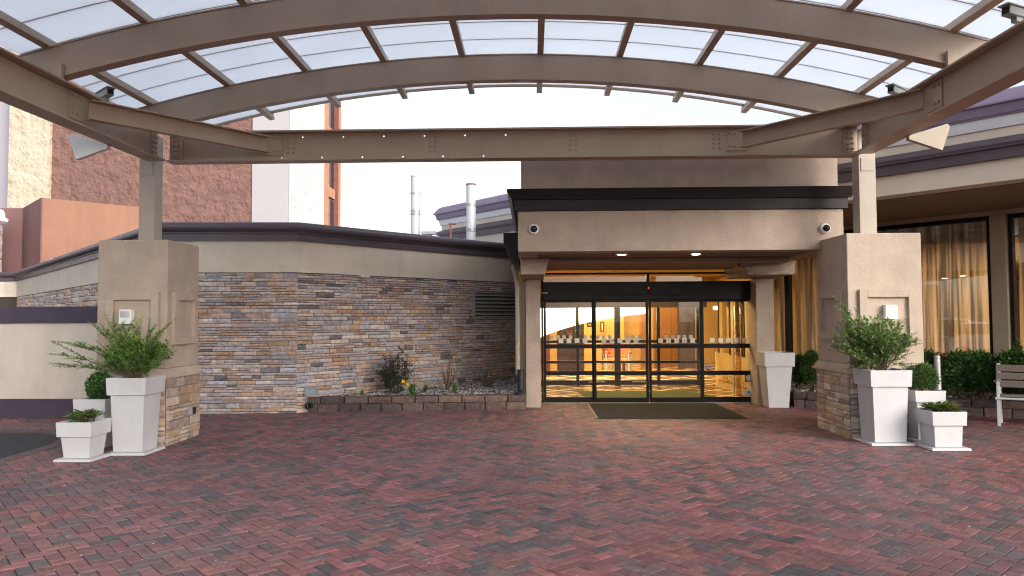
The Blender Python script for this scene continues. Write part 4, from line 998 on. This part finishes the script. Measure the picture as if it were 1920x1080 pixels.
part('box', MB().box(c.x - .11, c.x + .11, 12.62, 12.8, c.z - .07, c.z + .07), SOFFIT, spk, bevel=.01); part('arm', MB().box(c.x - .15, c.x - .112, 12.66, 12.74, c.z - .02, c.z + .16), BLACKPL, spk); part('grille', MB().box(c.x - .09, c.x + .09, 12.612, 12.619, c.z - .055, c.z + .055), LOUV, spk)

# ================================================================== PLANTERS
def planter(x0, y0, wt, h, wb, label, rimh=.2, base=True, group=None, cat='planter', soil=True):
    """square tapered planter: rim corner front-left x0,y0; top width wt; foot width wb"""
    cx, cy_ = x0 + wt / 2, y0 + wt / 2; t = thing('planter', label, cat, (cx, cy_, .012), group)
    def sq(hw, z): return [(cx - hw, cy_ - hw, z), (cx + hw, cy_ - hw, z), (cx + hw, cy_ + hw, z), (cx - hw, cy_ + hw, z)]
    zb_ = .012 + (.03 if base else 0); rt = wt / 2; rl = rt * .965; zr = h - rimh
    a = rt - .035; k = (h - zr)
    body_t = rl - .03
    part('body', MB().hexa(sq(wb / 2, zb_), sq(body_t, zr + .003)), WHITE, t, bevel=.006)
    m_ = MB(); lo, hi, li, hi2 = sq(rl, zr), sq(rt, h), sq(rl - .025, zr), sq(rt - .025, h)
    v = lo + hi + li + hi2; f = []
    for i in range(4):
        j = (i + 1) % 4; f += [(i, j, 4 + j, 4 + i), (8 + j, 8 + i, 12 + i, 12 + j), (4 + i, 4 + j, 12 + j, 12 + i), (j, i, 8 + i, 8 + j)]
    part('rim', m_.add(v, f), WHITE, t, bevel=.004)
    if soil: part('soil', MB().hexa(sq(rl - .027, zr + .01), sq(rt - .03, h - .05)), SOIL, t)
    if base: part('base_plate', MB().hexa(sq(wb / 2 + .075, .011), sq(wb / 2 + .07, .041)), WHITE, t, bevel=.004)
    return t, (cx, cy_, h - .05)
GP = 'white resin planters by the pillars'
lt = PY(198, 713, 8.95); lt_h = lt.z
_, TL = planter(PY(198, 713, 8.85).x, 8.85, PY(270, 713, 8.85).x - PY(198, 713, 8.85).x + .02, .945, .36, 'tall white planter with feathery shrub before the left pillar', .21, group=GP)
_, TR = planter(PY(1632, 693, 9.55).x, 9.55, PY(1711, 693, 9.55).x - PY(1632, 693, 9.55).x, .965, .40, 'tall white planter with bushy shrub before the right pillar', .21, group=GP)
sL = PY(104, 795, 8.45).x
_, SL = planter(sL, 8.45, PY(168, 795, 8.45).x - sL + .02, .465, .30, 'small white planter of mottled leaves beside the asphalt edge', .17, group=GP)
sR = PY(1748, 772, 9.22).x
_, SR = planter(sR, 9.22, PY(1814, 772, 9.22).x - sR, .48, .33, 'small white planter of red tipped leaves at right front', .17, group=GP)
mLx = PY(136, 757, 9.25).x
_, ML = planter(mLx, 9.25, .42, .645, .30, 'medium white planter with round green bush behind the small left one', .16, base=False, group=GP)
mRx = PY(1704, 732, 9.82).x + .05
_, MR = planter(PY(1716, 735, 9.8).x, 9.80, .40, .68, .30, 'medium white planter half hidden behind the tall and small right ones', .15, group=GP)
dxp = PY(1433, 662, 13.42).x
_, DP = planter(dxp, 13.42, PY(1491, 662, 13.42).x - dxp, 1.01, .36, 'tall pinkish white planter without plant standing right of the glass doors', .25, base=False, group=GP)

# ---------------------------------------------------------------- plants
def leaf(mb, p, d, n, L, Wd, r, fold=.25):
    d = d.normalized(); s = d.cross(n)
    if s.length < 1e-4: s = d.cross(Vector((.3, .5, .8)))
    s.normalize(); n2 = s.cross(d)
    a = p; b = p + d * L * .45 + s * Wd / 2 + n2 * fold * Wd; c = p + d * L; e = p + d * L * .45 - s * Wd / 2 + n2 * fold * Wd; m_ = p + d * L * .5
    mb.add([a, b, c, e, m_], [(0, 1, 4), (1, 2, 4), (2, 3, 4), (3, 0, 4)], r)
def bez(p0, p1, p2, n): return [p0 * (1 - t) ** 2 + p1 * 2 * t * (1 - t) + p2 * t * t for t in [i / n for i in range(n + 1)]]
def rvec(r): return Vector((r.gauss(0, 1), r.gauss(0, 1), r.gauss(0, 1))).normalized()
def spray_shrub(base, tips, seed, LL, LW, lm, label, start=.3, step=.019, twigs=2, cat='shrub', group=None, cloud=None):
    r = random.Random(seed); base = Vector(base); t = thing('shrub', label, cat, base, group); st = MB(); lf = MB()
    def dress(pts, s0, dens=1.0):
        Ltot = sum((pts[i + 1] - pts[i]).length for i in range(len(pts) - 1)); acc = 0; nxt = Ltot * s0
        for i in range(len(pts) - 1):
            seg = pts[i + 1] - pts[i]; d = seg.normalized()
            while nxt < acc + seg.length:
                p = pts[i] + d * (nxt - acc); fr_ = nxt / Ltot; sz = (1.1 - .55 * fr_) * r.uniform(.75, 1.2)
                side = d.cross(Vector((0, 0, 1))); side = side.normalized() if side.length > .05 else Vector((1, 0, 0))
                roll = r.gauss(0, .5); ax = (side * math.cos(roll) + d.cross(side) * math.sin(roll))
                for sg in (-1, 1):
                    dd = (d * .55 + ax * sg * 1.0 + rvec(r) * .35 + Vector((0, 0, .15)))
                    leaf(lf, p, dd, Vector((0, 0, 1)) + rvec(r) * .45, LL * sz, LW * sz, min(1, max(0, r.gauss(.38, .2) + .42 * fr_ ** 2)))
                nxt += step * r.uniform(.75, 1.3) / dens
            acc += seg.length
        leaf(lf, pts[-1], pts[-1] - pts[-2], Vector((0, 0, 1)) + rvec(r) * .4, LL * .7, LW * .6, .95)
    for k, (tip, lift) in enumerate(tips):
        tip = Vector(tip); b = base + Vector((r.uniform(-.05, .05), r.uniform(-.05, .05), 0)); mid = b.lerp(tip, .42) + Vector((0, 0, lift * 1.5)) + rvec(r) * .07
        pts = bez(b, mid, tip, 9); L = (tip - b).length
        st.tube(pts, [.006 * (1 - .8 * i / 9) * (.6 + .5 * L) for i in range(10)], 5); dress(pts, start)
        for q in range(twigs):
            i = r.randint(3, 7); d = (pts[i + 1] - pts[i]).normalized(); e = pts[i] + (d * r.uniform(.5, 1) + rvec(r) * .65 + Vector((0, 0, .2))) * L * r.uniform(.16, .34)
            tp = bez(pts[i], pts[i].lerp(e, .5) + Vector((0, 0, .02)), e, 4); st.tube(tp, [.003, .0027, .0022, .0016, .001], 4); dress(tp, .1)
    if cloud:
        (ox, oy, oz), (ax_, ay_, az_), n = cloud
        for k in range(n):
            d = rvec(r) * r.uniform(.25, 1.0); p = base + Vector((ox + d.x * ax_, oy + d.y * ay_, max(.03, oz + d.z * az_))); out = (p - base).normalized()
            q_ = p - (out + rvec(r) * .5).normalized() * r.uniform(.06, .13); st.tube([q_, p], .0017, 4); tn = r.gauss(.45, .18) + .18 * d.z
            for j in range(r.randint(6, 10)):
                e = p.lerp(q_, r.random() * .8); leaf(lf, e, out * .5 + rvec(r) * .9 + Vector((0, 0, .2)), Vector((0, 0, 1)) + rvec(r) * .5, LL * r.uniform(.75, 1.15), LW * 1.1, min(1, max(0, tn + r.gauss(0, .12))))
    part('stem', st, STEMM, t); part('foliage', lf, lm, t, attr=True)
    return t
def tips_from(pxs, Y0, r, spread, base): return [(PY(x, y, Y0 + r.uniform(-spread, spread)), l) for x, y, l in pxs]
r = random.Random(5)
TLp = [(92, 664, .10), (98, 640, .12), (112, 690, .06), (150, 650, .10), (165, 672, .08), (135, 683, .06), (180, 640, .12), (200, 620, .1), (197, 590, .06), (215, 600, .08), (184, 618, .1), (232, 605, .06), (248, 612, .06), (268, 590, .05), (262, 600, .05),
       (281, 596, .05), (300, 622, .08), (312, 608, .06), (322, 655, .1), (327, 650, .1), (310, 672, .08), (240, 640, .05), (260, 650, .05), (220, 650, .06), (285, 645, .06), (205, 660, .08), (295, 690, .1), (190, 690, .08), (270, 672, .05), (228, 668, .05), (205, 690, .1), (300, 640, .06), (170, 690, .08), (250, 690, .06), (280, 705, .12), (215, 700, .10)]
tp = tips_from(TLp, 9.1, r, .30, TL)
for k in range(26):
    d = rvec(r) * r.uniform(.35, 1); tp.append((Vector(TL) + Vector((.02 + d.x * .44, d.y * .34, max(.05, .33 + d.z * .30))), r.uniform(.02, .08)))
spray_shrub(TL, tp, 21, .048, .025, LEAF, 'feathery green shrub sprawling leftwards from the tall left planter', .52, .019, 4, cloud=((.02, -.03, .37), (.46, .28, .22), 330))
TRp = [(1522, 627, .12), (1582, 570, .10), (1578, 590, .10), (1600, 575, .08), (1555, 622, .1), (1560, 645, .08), (1570, 660, .06), (1580, 600, .1), (1610, 600, .08), (1640, 600, .06), (1700, 596, .08), (1722, 632, .12), (1718, 625, .1), (1706, 650, .08), (1690, 625, .06), (1700, 670, .06),
       (1660, 610, .05), (1630, 620, .05), (1600, 640, .06), (1590, 680, .06), (1575, 695, .08), (1610, 690, .06), (1680, 660, .05), (1650, 640, .04), (1670, 630, .05), (1620, 655, .05), (1585, 625, .08), (1550, 655, .08), (1608, 702, .1), (1695, 690, .08)]
tp = tips_from(TRp, 9.8, r, .28, TR)
for k in range(40):
    d = rvec(r) * r.uniform(.35, 1); tp.append((Vector(TR) + Vector((-.14 + d.x * .56, d.y * .36, max(.06, .40 + d.z * .34))), r.uniform(.02, .08)))
spray_shrub(TR, tp, 22, .046, .024, LEAF2, 'bushy olive green shrub filling the tall right planter', .55, .019, 4, cloud=((-.10, -.02, .46), (.58, .30, .29), 460))

def bush(c, rx, ry, rz, n, LL, LW, lm, seed, label, cat='bush', lumps=9, name='bush', group=None, stems=5, base=None):
    r = random.Random(seed); c = Vector(c); base = Vector(base) if base else Vector((c.x, c.y, c.z - rz)); t = thing(name, label, cat, base, group); lf = MB(); st = MB()
    lob = [(rvec(r), r.uniform(.25, .5)) for _ in range(lumps)]
    def surf_r(d): return min(.98, .74 + sum(max(0, d.dot(l) - .62) * w_ * 1.9 for l, w_ in lob))
    for i in range(n):
        d = rvec(r)
        if d.z < -.75: d.z *= -.4; d.normalize()
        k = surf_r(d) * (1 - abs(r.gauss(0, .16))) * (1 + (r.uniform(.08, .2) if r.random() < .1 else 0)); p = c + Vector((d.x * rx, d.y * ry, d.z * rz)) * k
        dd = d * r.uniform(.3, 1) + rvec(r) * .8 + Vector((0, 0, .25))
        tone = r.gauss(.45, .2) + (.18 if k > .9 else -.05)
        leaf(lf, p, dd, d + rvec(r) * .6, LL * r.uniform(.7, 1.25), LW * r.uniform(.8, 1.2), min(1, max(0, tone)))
    for i in range(stems):
        d = rvec(r); d.z = abs(d.z) + .4; d.normalize(); e = c + Vector((d.x * rx, d.y * ry, d.z * rz)) * .75
        st.tube(bez(base + Vector((r.uniform(-.04, .04), r.uniform(-.04, .04), 0)), base.lerp(e, .5) + rvec(r) * .04, e, 5), [.012, .010, .008, .006, .004, .002], 5)
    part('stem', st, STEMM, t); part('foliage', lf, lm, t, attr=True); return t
bush((ML[0] + .02, ML[1], ML[2] + .17), .17, .17, .20, 2800, .036, .02, LEAFH, 31, 'small round dark green bush in the medium left planter', base=ML)
bush((MR[0] - .02, MR[1], MR[2] + .19), .21, .2, .21, 3800, .03, .017, leafmat('box_leaf', [(0, (.03, .07, .02)), (.6, (.08, .16, .045)), (1, (.19, .29, .08))]), 32, 'small round green bush in the medium right planter', base=MR)
def leafy_clump(base, n, LL, LW, lm, seed, label, hgt, spread):
    r = random.Random(seed); base = Vector(base); t = thing('potted_plant', label, 'plant', base, 'low potted plants in the small planters'); lf = MB(); st = MB()
    for i in range(n):
        a = r.uniform(0, 6.28); rad = spread * math.sqrt(r.random()) * .75; tip = base + Vector((math.cos(a) * rad, math.sin(a) * rad, hgt * r.uniform(.5, 1)))
        pts = bez(base + Vector((math.cos(a) * rad * .4, math.sin(a) * rad * .4, 0)), base.lerp(tip, .6) + Vector((0, 0, .02)), tip, 4); st.tube(pts, .0028, 4)
        for k in range(9):
            b = a + k * 2.4 + r.uniform(-.3, .3); d = Vector((math.cos(b), math.sin(b), r.uniform(-.15, .7)))
            leaf(lf, tip - Vector((0, 0, .006 * k)), d, Vector((0, 0, 1)) + rvec(r) * .3, LL * r.uniform(.7, 1.15), LW, min(1, max(0, r.gauss(.45, .28))), .18)
    part('stem', st, STEMM, t); part('foliage', lf, lm, t, attr=True)
leafy_clump(SL, 30, .095, .036, LEAFF, 41, 'low plant of mottled green and red leaves in the small left planter', .15, .19)
leafy_clump(SR, 36, .115, .036, LEAFF, 42, 'low plant with long red tipped leaves in the small right planter', .13, .22)

# ================================================================== PLANTING BEDS
def block_wall(name, p0, p1, label, courses, cap, seed):
    r = random.Random(seed); p0, p1 = Vector(p0), Vector(p1); u = (p1 - p0).normalized(); L = (p1 - p0).length; t = thing(name, label, 'wall', (p0.x, p0.y, 0)); n_ = Vector((-u.y, u.x))
    part('core', MB().obox((((p0 + p1) / 2 + n_ * .12).x, ((p0 + p1) / 2 + n_ * .12).y, sum(c for c, _ in courses) / 2), (u.x, u.y, 0), (n_.x, n_.y, 0), (0, 0, 1), L / 2, .118, sum(c for c, _ in courses) / 2 - .01), MORTAR, t)
    z = 0; k = 0
    for h, ln in courses:
        x = -r.uniform(.05, ln * .6)
        top = z + h > sum(c for c, _ in courses) - .001
        while x < L:
            a, b = max(0, x), min(L, x + ln)
            if b - a > .04:
                c = p0 + u * ((a + b) / 2); dp = .075 if top else .05
                o = link('block', BKM[k % 8], t); o.location = Vector((c.x - 0, c.y, z + h / 2)) - wloc(t); o.rotation_euler = (0, 0, math.atan2(u.y, u.x)); o.scale = (b - a - .02, dp * r.uniform(.85, 1.1), h - .012); k += 1
                if top:
                    part('cap_top', MB().obox((c.x + n_.x * .12, c.y + n_.y * .12, z + h - .012), (u.x, u.y, 0), (n_.x, n_.y, 0), (0, 0, 1), (b - a - .008) / 2, .125, .009), BLOCK_O, t)
            x += ln
        z += h
    return t
BL0, BL1 = (-4.03, 13.03), (-.12, 13.42)
block_wall('retaining_wall', BL0, BL1, 'low rough block retaining wall of the planting bed under the stone wing', [(.15, .372), (.12, .415)], 1, 5)
BR0, BR1 = (4.75, 13.62), (9.3, 11.42)
block_wall('retaining_wall', BR0, BR1, 'low rough block retaining wall of the hedge bed below the curtained windows', [(.16, .39), (.125, .42)], 1, 6)
bedL = [(-3.98, 13.16), (-.16, 13.56), (-.16, 15.0), (-.46, 17.0), (-4.1, 12.98)]
bedR = [(4.8, 13.75), (9.3, 11.6), (9.6, 11.9), W(tl - .2, .1, 0)[:2]]
def inpoly(x, y, P):
    c = False; n = len(P)
    for i in range(n):
        (x1, y1), (x2, y2) = P[i], P[(i + 1) % n]
        if (y1 > y) != (y2 > y) and x < (x2 - x1) * (y - y1) / (y2 - y1) + x1: c = not c
    return c
struct('bed_soil', MB().prism(bedL, .0, .235), SOIL); struct('bed_soil', MB().prism(bedR, .0, .265), SOIL)
OCT = [(1, 0, 0), (0, 1, 0), (-1, 0, 0), (0, -1, 0), (0, 0, 1), (0, 0, -1), (.7, .7, .45), (-.7, .6, .5), (.6, -.7, .5), (-.6, -.7, .45)]
OCF = [(0, 6, 4), (6, 1, 4), (1, 7, 4), (7, 2, 4), (2, 9, 4), (9, 3, 4), (3, 8, 4), (8, 0, 4), (1, 6, 0), (2, 7, 1), (3, 9, 2), (0, 8, 3), (1, 0, 5), (2, 1, 5), (3, 2, 5), (0, 3, 5)]
def gravel(P, n, seed, name, z0):
    r = random.Random(seed); m_ = MB(); xs_ = [p[0] for p in P]; ys_ = [p[1] for p in P]; k = 0
    while k < n:
        x, y = r.uniform(min(xs_), max(xs_)), r.uniform(min(ys_), max(ys_))
        if not inpoly(x, y, P): continue
        k += 1; s = r.uniform(.012, .03); a = r.uniform(0, 6.28); ca_, sa_ = math.cos(a), math.sin(a); sx, sy, sz = s * r.uniform(.8, 1.4), s * r.uniform(.7, 1.1), s * r.uniform(.5, .9)
        z = z0 + r.uniform(0, .022)
        m_.add([(x + ca_ * vx * sx - sa_ * vy * sy, y + sa_ * vx * sx + ca_ * vy * sy, z + vz * sz) for vx, vy, vz in OCT], OCF, r.random())
    struct(name, m_, PEBBLE, attr=True, kind='stuff')
gravel(bedL, 5200, 1, 'gravel', .24); gravel(bedR, 4200, 2, 'gravel', .27)

# shrubs of the left bed
def at_bed(px, Y_): return PY(px, 700, Y_).x
def rose(px, Yd, hpx, label, seed, leaves, flowers, wpx, red_tip=True):
    r = random.Random(seed); x = at_bed(px, Yd); base = Vector((x, Yd, .24)); H = hpx * Yd / FPX; Wd = wpx * Yd / FPX / 2; t = thing('shrub', label, 'shrub', base); st = MB(); lf = MB()
    for k in range(16):
        a = r.uniform(0, 6.28); q_ = r.random() ** .5; tip = base + Vector((math.cos(a) * Wd * q_, math.sin(a) * Wd * q_ * .8, H * (1 - .45 * q_) * r.uniform(.75, 1)))
        if k == 0: tip = base + Vector((Wd * .15, 0, H))
        pts = bez(base + rvec(r) * .03, base.lerp(tip, .5) + Vector((math.cos(a), math.sin(a), 0)) * .05, tip, 8); st.tube(pts, [.007 - .0006 * i for i in range(9)], 5)
        for j in range(2, 9):
            for q in range(3 if leaves else 1):
                d = rvec(r) + Vector((0, 0, .3)); e = pts[j] + d * r.uniform(.05, .12); st.tube([pts[j], e], .0022, 4)
                if leaves and (j > 2 or r.random() < .3):
                    for z in range(9): leaf(lf, e + rvec(r) * .035, rvec(r), rvec(r), .036 * r.uniform(.7, 1.2), .022, min(1, max(0, r.gauss(.4, .25) + (.6 if k == 0 and j > 6 and red_tip else 0))))
    part('stem', st, STEMM, t)
    if leaves: part('foliage', lf, LEAFR, t, attr=True)
    for fx, fy, m__ in flowers:
        p = PY(fx, fy, Yd - Wd * .8); fl = MB()
        for j in range(7): leaf(fl, p, Vector((math.cos(j * .9), -.5, math.sin(j * .9))), Vector((0, -1, 0)), .032, .028, .5, .3)
        part('flower', fl, m__, t)
rose(741, 13.75, 86, 'dark leafy rose shrub with pink blooms against the stone wall', 51, True, [(742, 681, PETP), (722, 678, PETP)], 70)
rose(838, 14.35, 62, 'bare twiggy shrub in the gravel bed middle', 52, False, [], 52)
rose(914, 14.9, 45, 'bare twiggy shrub nearest the downspout in the gravel bed', 53, False, [], 48)
def grass_clump(px, Yd, hpx, n, seed, label, lm=LEAFG, fl=()):
    r = random.Random(seed); base = Vector((at_bed(px, Yd), Yd, .24)); H = hpx * Yd / FPX; t = thing('grass_clump', label, 'plant', base); m_ = MB()
    for k in range(n):
        a = r.uniform(0, 6.28); L = H * r.uniform(.6, 1.1); out = r.uniform(.1, .7) * L; d = Vector((math.cos(a), math.sin(a), 0)); s = d.cross(Vector((0, 0, 1))) * .006
        p0 = base + d * .02; p1 = base + d * out * .4 + Vector((0, 0, L * .65)); p2 = base + d * out + Vector((0, 0, L * r.uniform(.55, 1)))
        m_.add([p0 - s, p0 + s, p1 + s, p1 - s, p2], [(0, 1, 2, 3), (3, 2, 4)], r.random())
    part('blades', m_, lm, t, attr=True)
    for fx, fy in fl:
        p = PY(fx, fy, Yd - .12); f_ = MB()
        for j in range(6): leaf(f_, p, Vector((math.cos(j * 1.05), -.6, math.sin(j * 1.05) + .2)), Vector((0, -1, 0)), .055, .03, .5, .3)
        part('flower', f_, PETY, t); st = MB().tube([base, base.lerp(p, .6) + Vector((0, 0, .03)), p], .004, 5); part('stem', st, LEAFG, t)
grass_clump(773, 13.42, 34, 90, 61, 'clump of day lily leaves with yellow blooms at the bed edge', fl=((765, 720), (757, 715)))
grass_clump(853, 13.9, 24, 60, 62, 'green grass tuft between the two bare shrubs'); grass_clump(679, 13.45, 18, 26, 63, 'small green tuft at the left end of the gravel bed'); grass_clump(797, 13.95, 22, 22, 64, 'thin dark grass tuft right of the lily clump')
ub = thing('utility_box', 'grey plastic junction box at the corner of the stone wing', 'box', (PY(581, 735, 12.95).x, 12.95, .40))
c = PY(581, 734.5, 12.93)
part('box', MB().box(c.x - .10, c.x + .10, 12.93, 13.04, c.z - .075, c.z + .065), PLASTG, ub, bevel=.01); part('lid', MB().box(c.x - .112, c.x + .112, 12.918, 13.045, c.z + .066, c.z + .085), PLASTG, ub, bevel=.005); part('conduit', MB().tube([(c.x - .07, 12.99, c.z - .075), (c.x - .07, 12.99, .02)], .018, 8), PLASTG, ub)
c = PY(581, 760, 12.99)
dr = thing('drain_pipe', 'black round drain pipe end poking out of the block wall left end', 'pipe', (c.x, 12.96, c.z))
part('pipe', MB().lathe((c.x, 13.05, c.z), [(.05, 0), (.062, 0), (.062, .16), (.05, .16), (.048, .02)], 18, 'y'), BLACKPL, dr, smooth=True); part('bore', MB().lathe((c.x, 12.99, c.z), [(.0005, 0), (.0495, 0), (.0495, .004), (.0005, .004)], 18, 'y'), GASKET, dr)

# hedge on the right: separate bushes
def hb(px, Yd, ztop, wpx, n, seed, label, lm=LEAFH, LL=.062):
    n = int(n * 2.0)
    x = PY(px, 700, Yd).x; wdt = wpx * Yd / FPX / 2; hz = (ztop - .06 - .30) / 2
    bush((x, Yd, .30 + hz), wdt * 1.12, wdt * .95, hz * 1.06, n, LL, LL * .55, lm, seed, label, group='hedge bushes under the curtained windows', base=(x, Yd, .265))
hb(1838, 12.55, 1.08, 62, 3000, 71, 'glossy dark green hedge bush left of the bench back')
hb(1795, 12.75, 1.08, 46, 2200, 72, 'glossy hedge bush between brown twigs and bench')
hb(1892, 12.35, 1.14, 66, 3200, 73, 'glossy hedge bush directly behind the bench')
hb(1955, 12.0, 1.12, 80, 2600, 74, 'hedge bush beyond the right edge behind the bench')
hb(1770, 12.85, 1.06, 26, 700, 75, 'brown withered bush beside the grey bollard', LEAFB, .04)
hb(1744, 13.1, 1.06, 34, 1100, 76, 'green bush between right pillar and brown withered bush')
hb(1522, 13.95, 1.12, 36, 1300, 77, 'upright green bush between door planter and right pillar', leafmat('bright_hedge_leaf', [(0, (.02, .055, .012)), (.6, (.06, .14, .025)), (1, (.18, .30, .05))]), .045)
hb(1497, 14.3, .95, 30, 900, 78, 'dark bush just right of the tall door planter')
hb(1908, 12.2, 1.32, 16, 260, 79, 'tall pale green shoot rising from the hedge at right', LEAFG, .05)
grass_clump(1822, 12.45, 16, 30, 65, 'little green weed in gravel below the hedge')
# bollard
p = PZ(1760, 742, .012); p = Vector((PY(1760, 740, 11.2).x, 11.2, .012)); zt = PY(1759, 666, 11.2).z
bo = thing('bollard', 'thin grey metal bollard between small planter and hedge', 'bollard', p)
part('post', MB().tube([p, (p.x - .01, p.y, zt - .01), (p.x - .01, p.y, zt)], [.045, .045, .036], 14), GALV, bo, smooth=True); part('foot', MB().lathe((p.x, p.y, .012), [(.07, 0), (.07, .012), (.046, .014)], 16), GALV, bo)

# ================================================================== BENCH
bx0 = 6.93; byf = 11.26; byb = 11.70; bx1 = 8.45
bn = thing('park_bench', 'park bench of weathered wooden slats on a silver metal frame at the right edge', 'bench', (bx0, byf, .012))
for x in (bx0, bx1 - .05):
    lg = part('leg', MB().box(x, x + .045, byf - .01, byf + .03, .012, .64), SILVER, bn, bevel=.004); part('leg', MB().hexa([(x + .06, byb - .02, .012), (x + .105, byb - .02, .012), (x + .105, byb + .02, .012), (x + .06, byb + .02, .012)], [(x + .06, byb + .10, .92), (x + .105, byb + .10, .92), (x + .105, byb + .14, .92), (x + .06, byb + .14, .92)]), SILVER, bn, bevel=.003)
    part('armrest', MB().tube([(x + .02, byf - .05, .655), (x + .02, byf + .1, .665), (x + .03, byb + .05, .64)], .026, 10), SILVER, bn, smooth=True)
    part('side_rail', MB().bar((x + .022, byf, .42), (x + .075, byb + .03, .40), .03, .045), SILVER, bn)
part('front_rail', MB().tube([(bx0 - .02, byf - .02, .425), (bx1 + .02, byf - .02, .425)], .019, 10), SILVER, bn, smooth=True)
for i in range(4): part('slat', MB().box(bx0 + .05, bx1 - .05, byf + .02 + i * .11, byf + .12 + i * .11, .445 - i * .006, .475 - i * .006), WOOD, bn, bevel=.006)
for i, z in enumerate((.555, .675, .795)): part('slat', MB().obox(((bx0 + bx1) / 2 + .02, byb + .045 + (z - .5) * .12, z + .052), (1, 0, 0), (0, 1, .13), (0, -.13, 1), (bx1 - bx0) / 2 - .02, .014, .052), WOOD, bn, bevel=.006)

bn.rotation_euler = (0, 0, R_(-27))

# ================================================================== PARKED CARS (left of the forecourt; mirrored in the window glass)
CARW = surf('white_car_paint', (.62, .63, .65), .02, 2, .22, 0, 10, coat=.6); CARG = surf('silver_car_paint', (.38, .40, .43), .02, 2, .25, 0, 10, coat=.6)
CGL = surf('tinted_car_glass', (.02, .025, .03), .05, 2, .06, 0, 10); TYRE = surf('tyre_rubber', (.02, .02, .02), .1, 20, .9, .1, 60); RIM = surf('alloy_rim', (.45, .46, .48), .05, 10, .35, 0, metal=.7)
def car(x, y, rz, m, label, hgt=1.45, L=4.5):
    t = thing('parked_car', label, 'car', (x, y, -.012), 'cars parked left of the canopy'); t.rotation_euler = (0, 0, rz)
    def P(n_, mb_, m_, bv=0, sm=False, par=None):
        o = link(n_, mb_.mesh(n_, (0, 0, 0), bv, sm), par or t); o.data.materials.append(m_); return o
    k = hgt / 1.45; wz = .52
    low = [(-L / 2, .30), (-L / 2 + .05, .62 * k), (-L / 2 + .25, .84 * k), (-L * .27, .93 * k), (L * .18, .92 * k), (L * .42, .76 * k), (L / 2 - .03, .60), (L / 2, .34), (L / 2 - .12, .22), (-L / 2 + .12, .22)]
    P('body', MB().prism_y(low, -.88, .88), m, .05, True)
    cab = [(-L * .40, .92 * k), (-L * .25, 1.38 * k), (-L * .12, hgt), (L * .06, hgt - .02), (L * .24, .92 * k)]
    n = len(cab); cb = MB()
    cb.add([(a, -.80 if z < 1.2 * k else -.62, z) for a, z in cab] + [(a, .80 if z < 1.2 * k else .62, z) for a, z in cab], [tuple(range(n)), tuple(range(2 * n - 1, n - 1, -1))] + [(i, n + i, n + (i + 1) % n, (i + 1) % n) for i in range(n)])
    P('cabin', cb, m, .04, True)
    for s_ in (-1, 1):
        for pts in ([(-L * .33, .97 * k), (-L * .22, 1.33 * k), (-L * .09, 1.36 * k), (-L * .08, .97 * k)], [(-L * .065, .97 * k), (-L * .075, 1.36 * k), (L * .045, 1.35 * k), (L * .17, .97 * k)]):
            wv = [(a, s_ * (.815 if z < 1.2 * k else .655), z) for a, z in pts]; wi = [(a, s_ * (.77 if z < 1.2 * k else .61), z) for a, z in pts]
            P('window', MB().add(wv + wi, [(0, 1, 2, 3), (7, 6, 5, 4)] + [(i, 4 + i, 4 + (i + 1) % 4, (i + 1) % 4) for i in range(4)]), CGL)
        for wx in (-L * .30, L * .31):
            w0 = P('wheel', MB().lathe((wx, s_ * .84 + .10, .33), [(.20, 0), (.32, .01), (.33, .04), (.33, .16), (.32, .19), (.20, .20)], 24, 'y'), TYRE, 0, True)
            P('rim', MB().lathe((wx, s_ * .84 + (.10 - .2 if s_ < 0 else .10) + .004, .33), [(.002, 0), (.20, 0), (.20, .008), (.002, .008)], 10, 'y'), RIM, 0, False, w0)
        P('headlight', MB().obox((L / 2 - .10, s_ * .66, .62), (1, 0, 0), (0, 1, 0), (0, 0, 1), .09, .15, .06), RIM, .02)
        P('tail_light', MB().obox((-L / 2 + .06, s_ * .70, .72 * k), (1, 0, 0), (0, 1, 0), (0, 0, 1), .06, .12, .07), REDINK, .02)
car(-10.3, 6.5, R_(110), CARW, 'white saloon car parked nearest the canopy on the asphalt left of the frame')
car(-16.2, 5.6, R_(108), CARG, 'silver car parked farther out left of the frame', 1.6, 4.6)
car(-11.5, .6, R_(108), CARG, 'silver car parked one bay nearer the street than the white saloon', 1.5, 4.4)
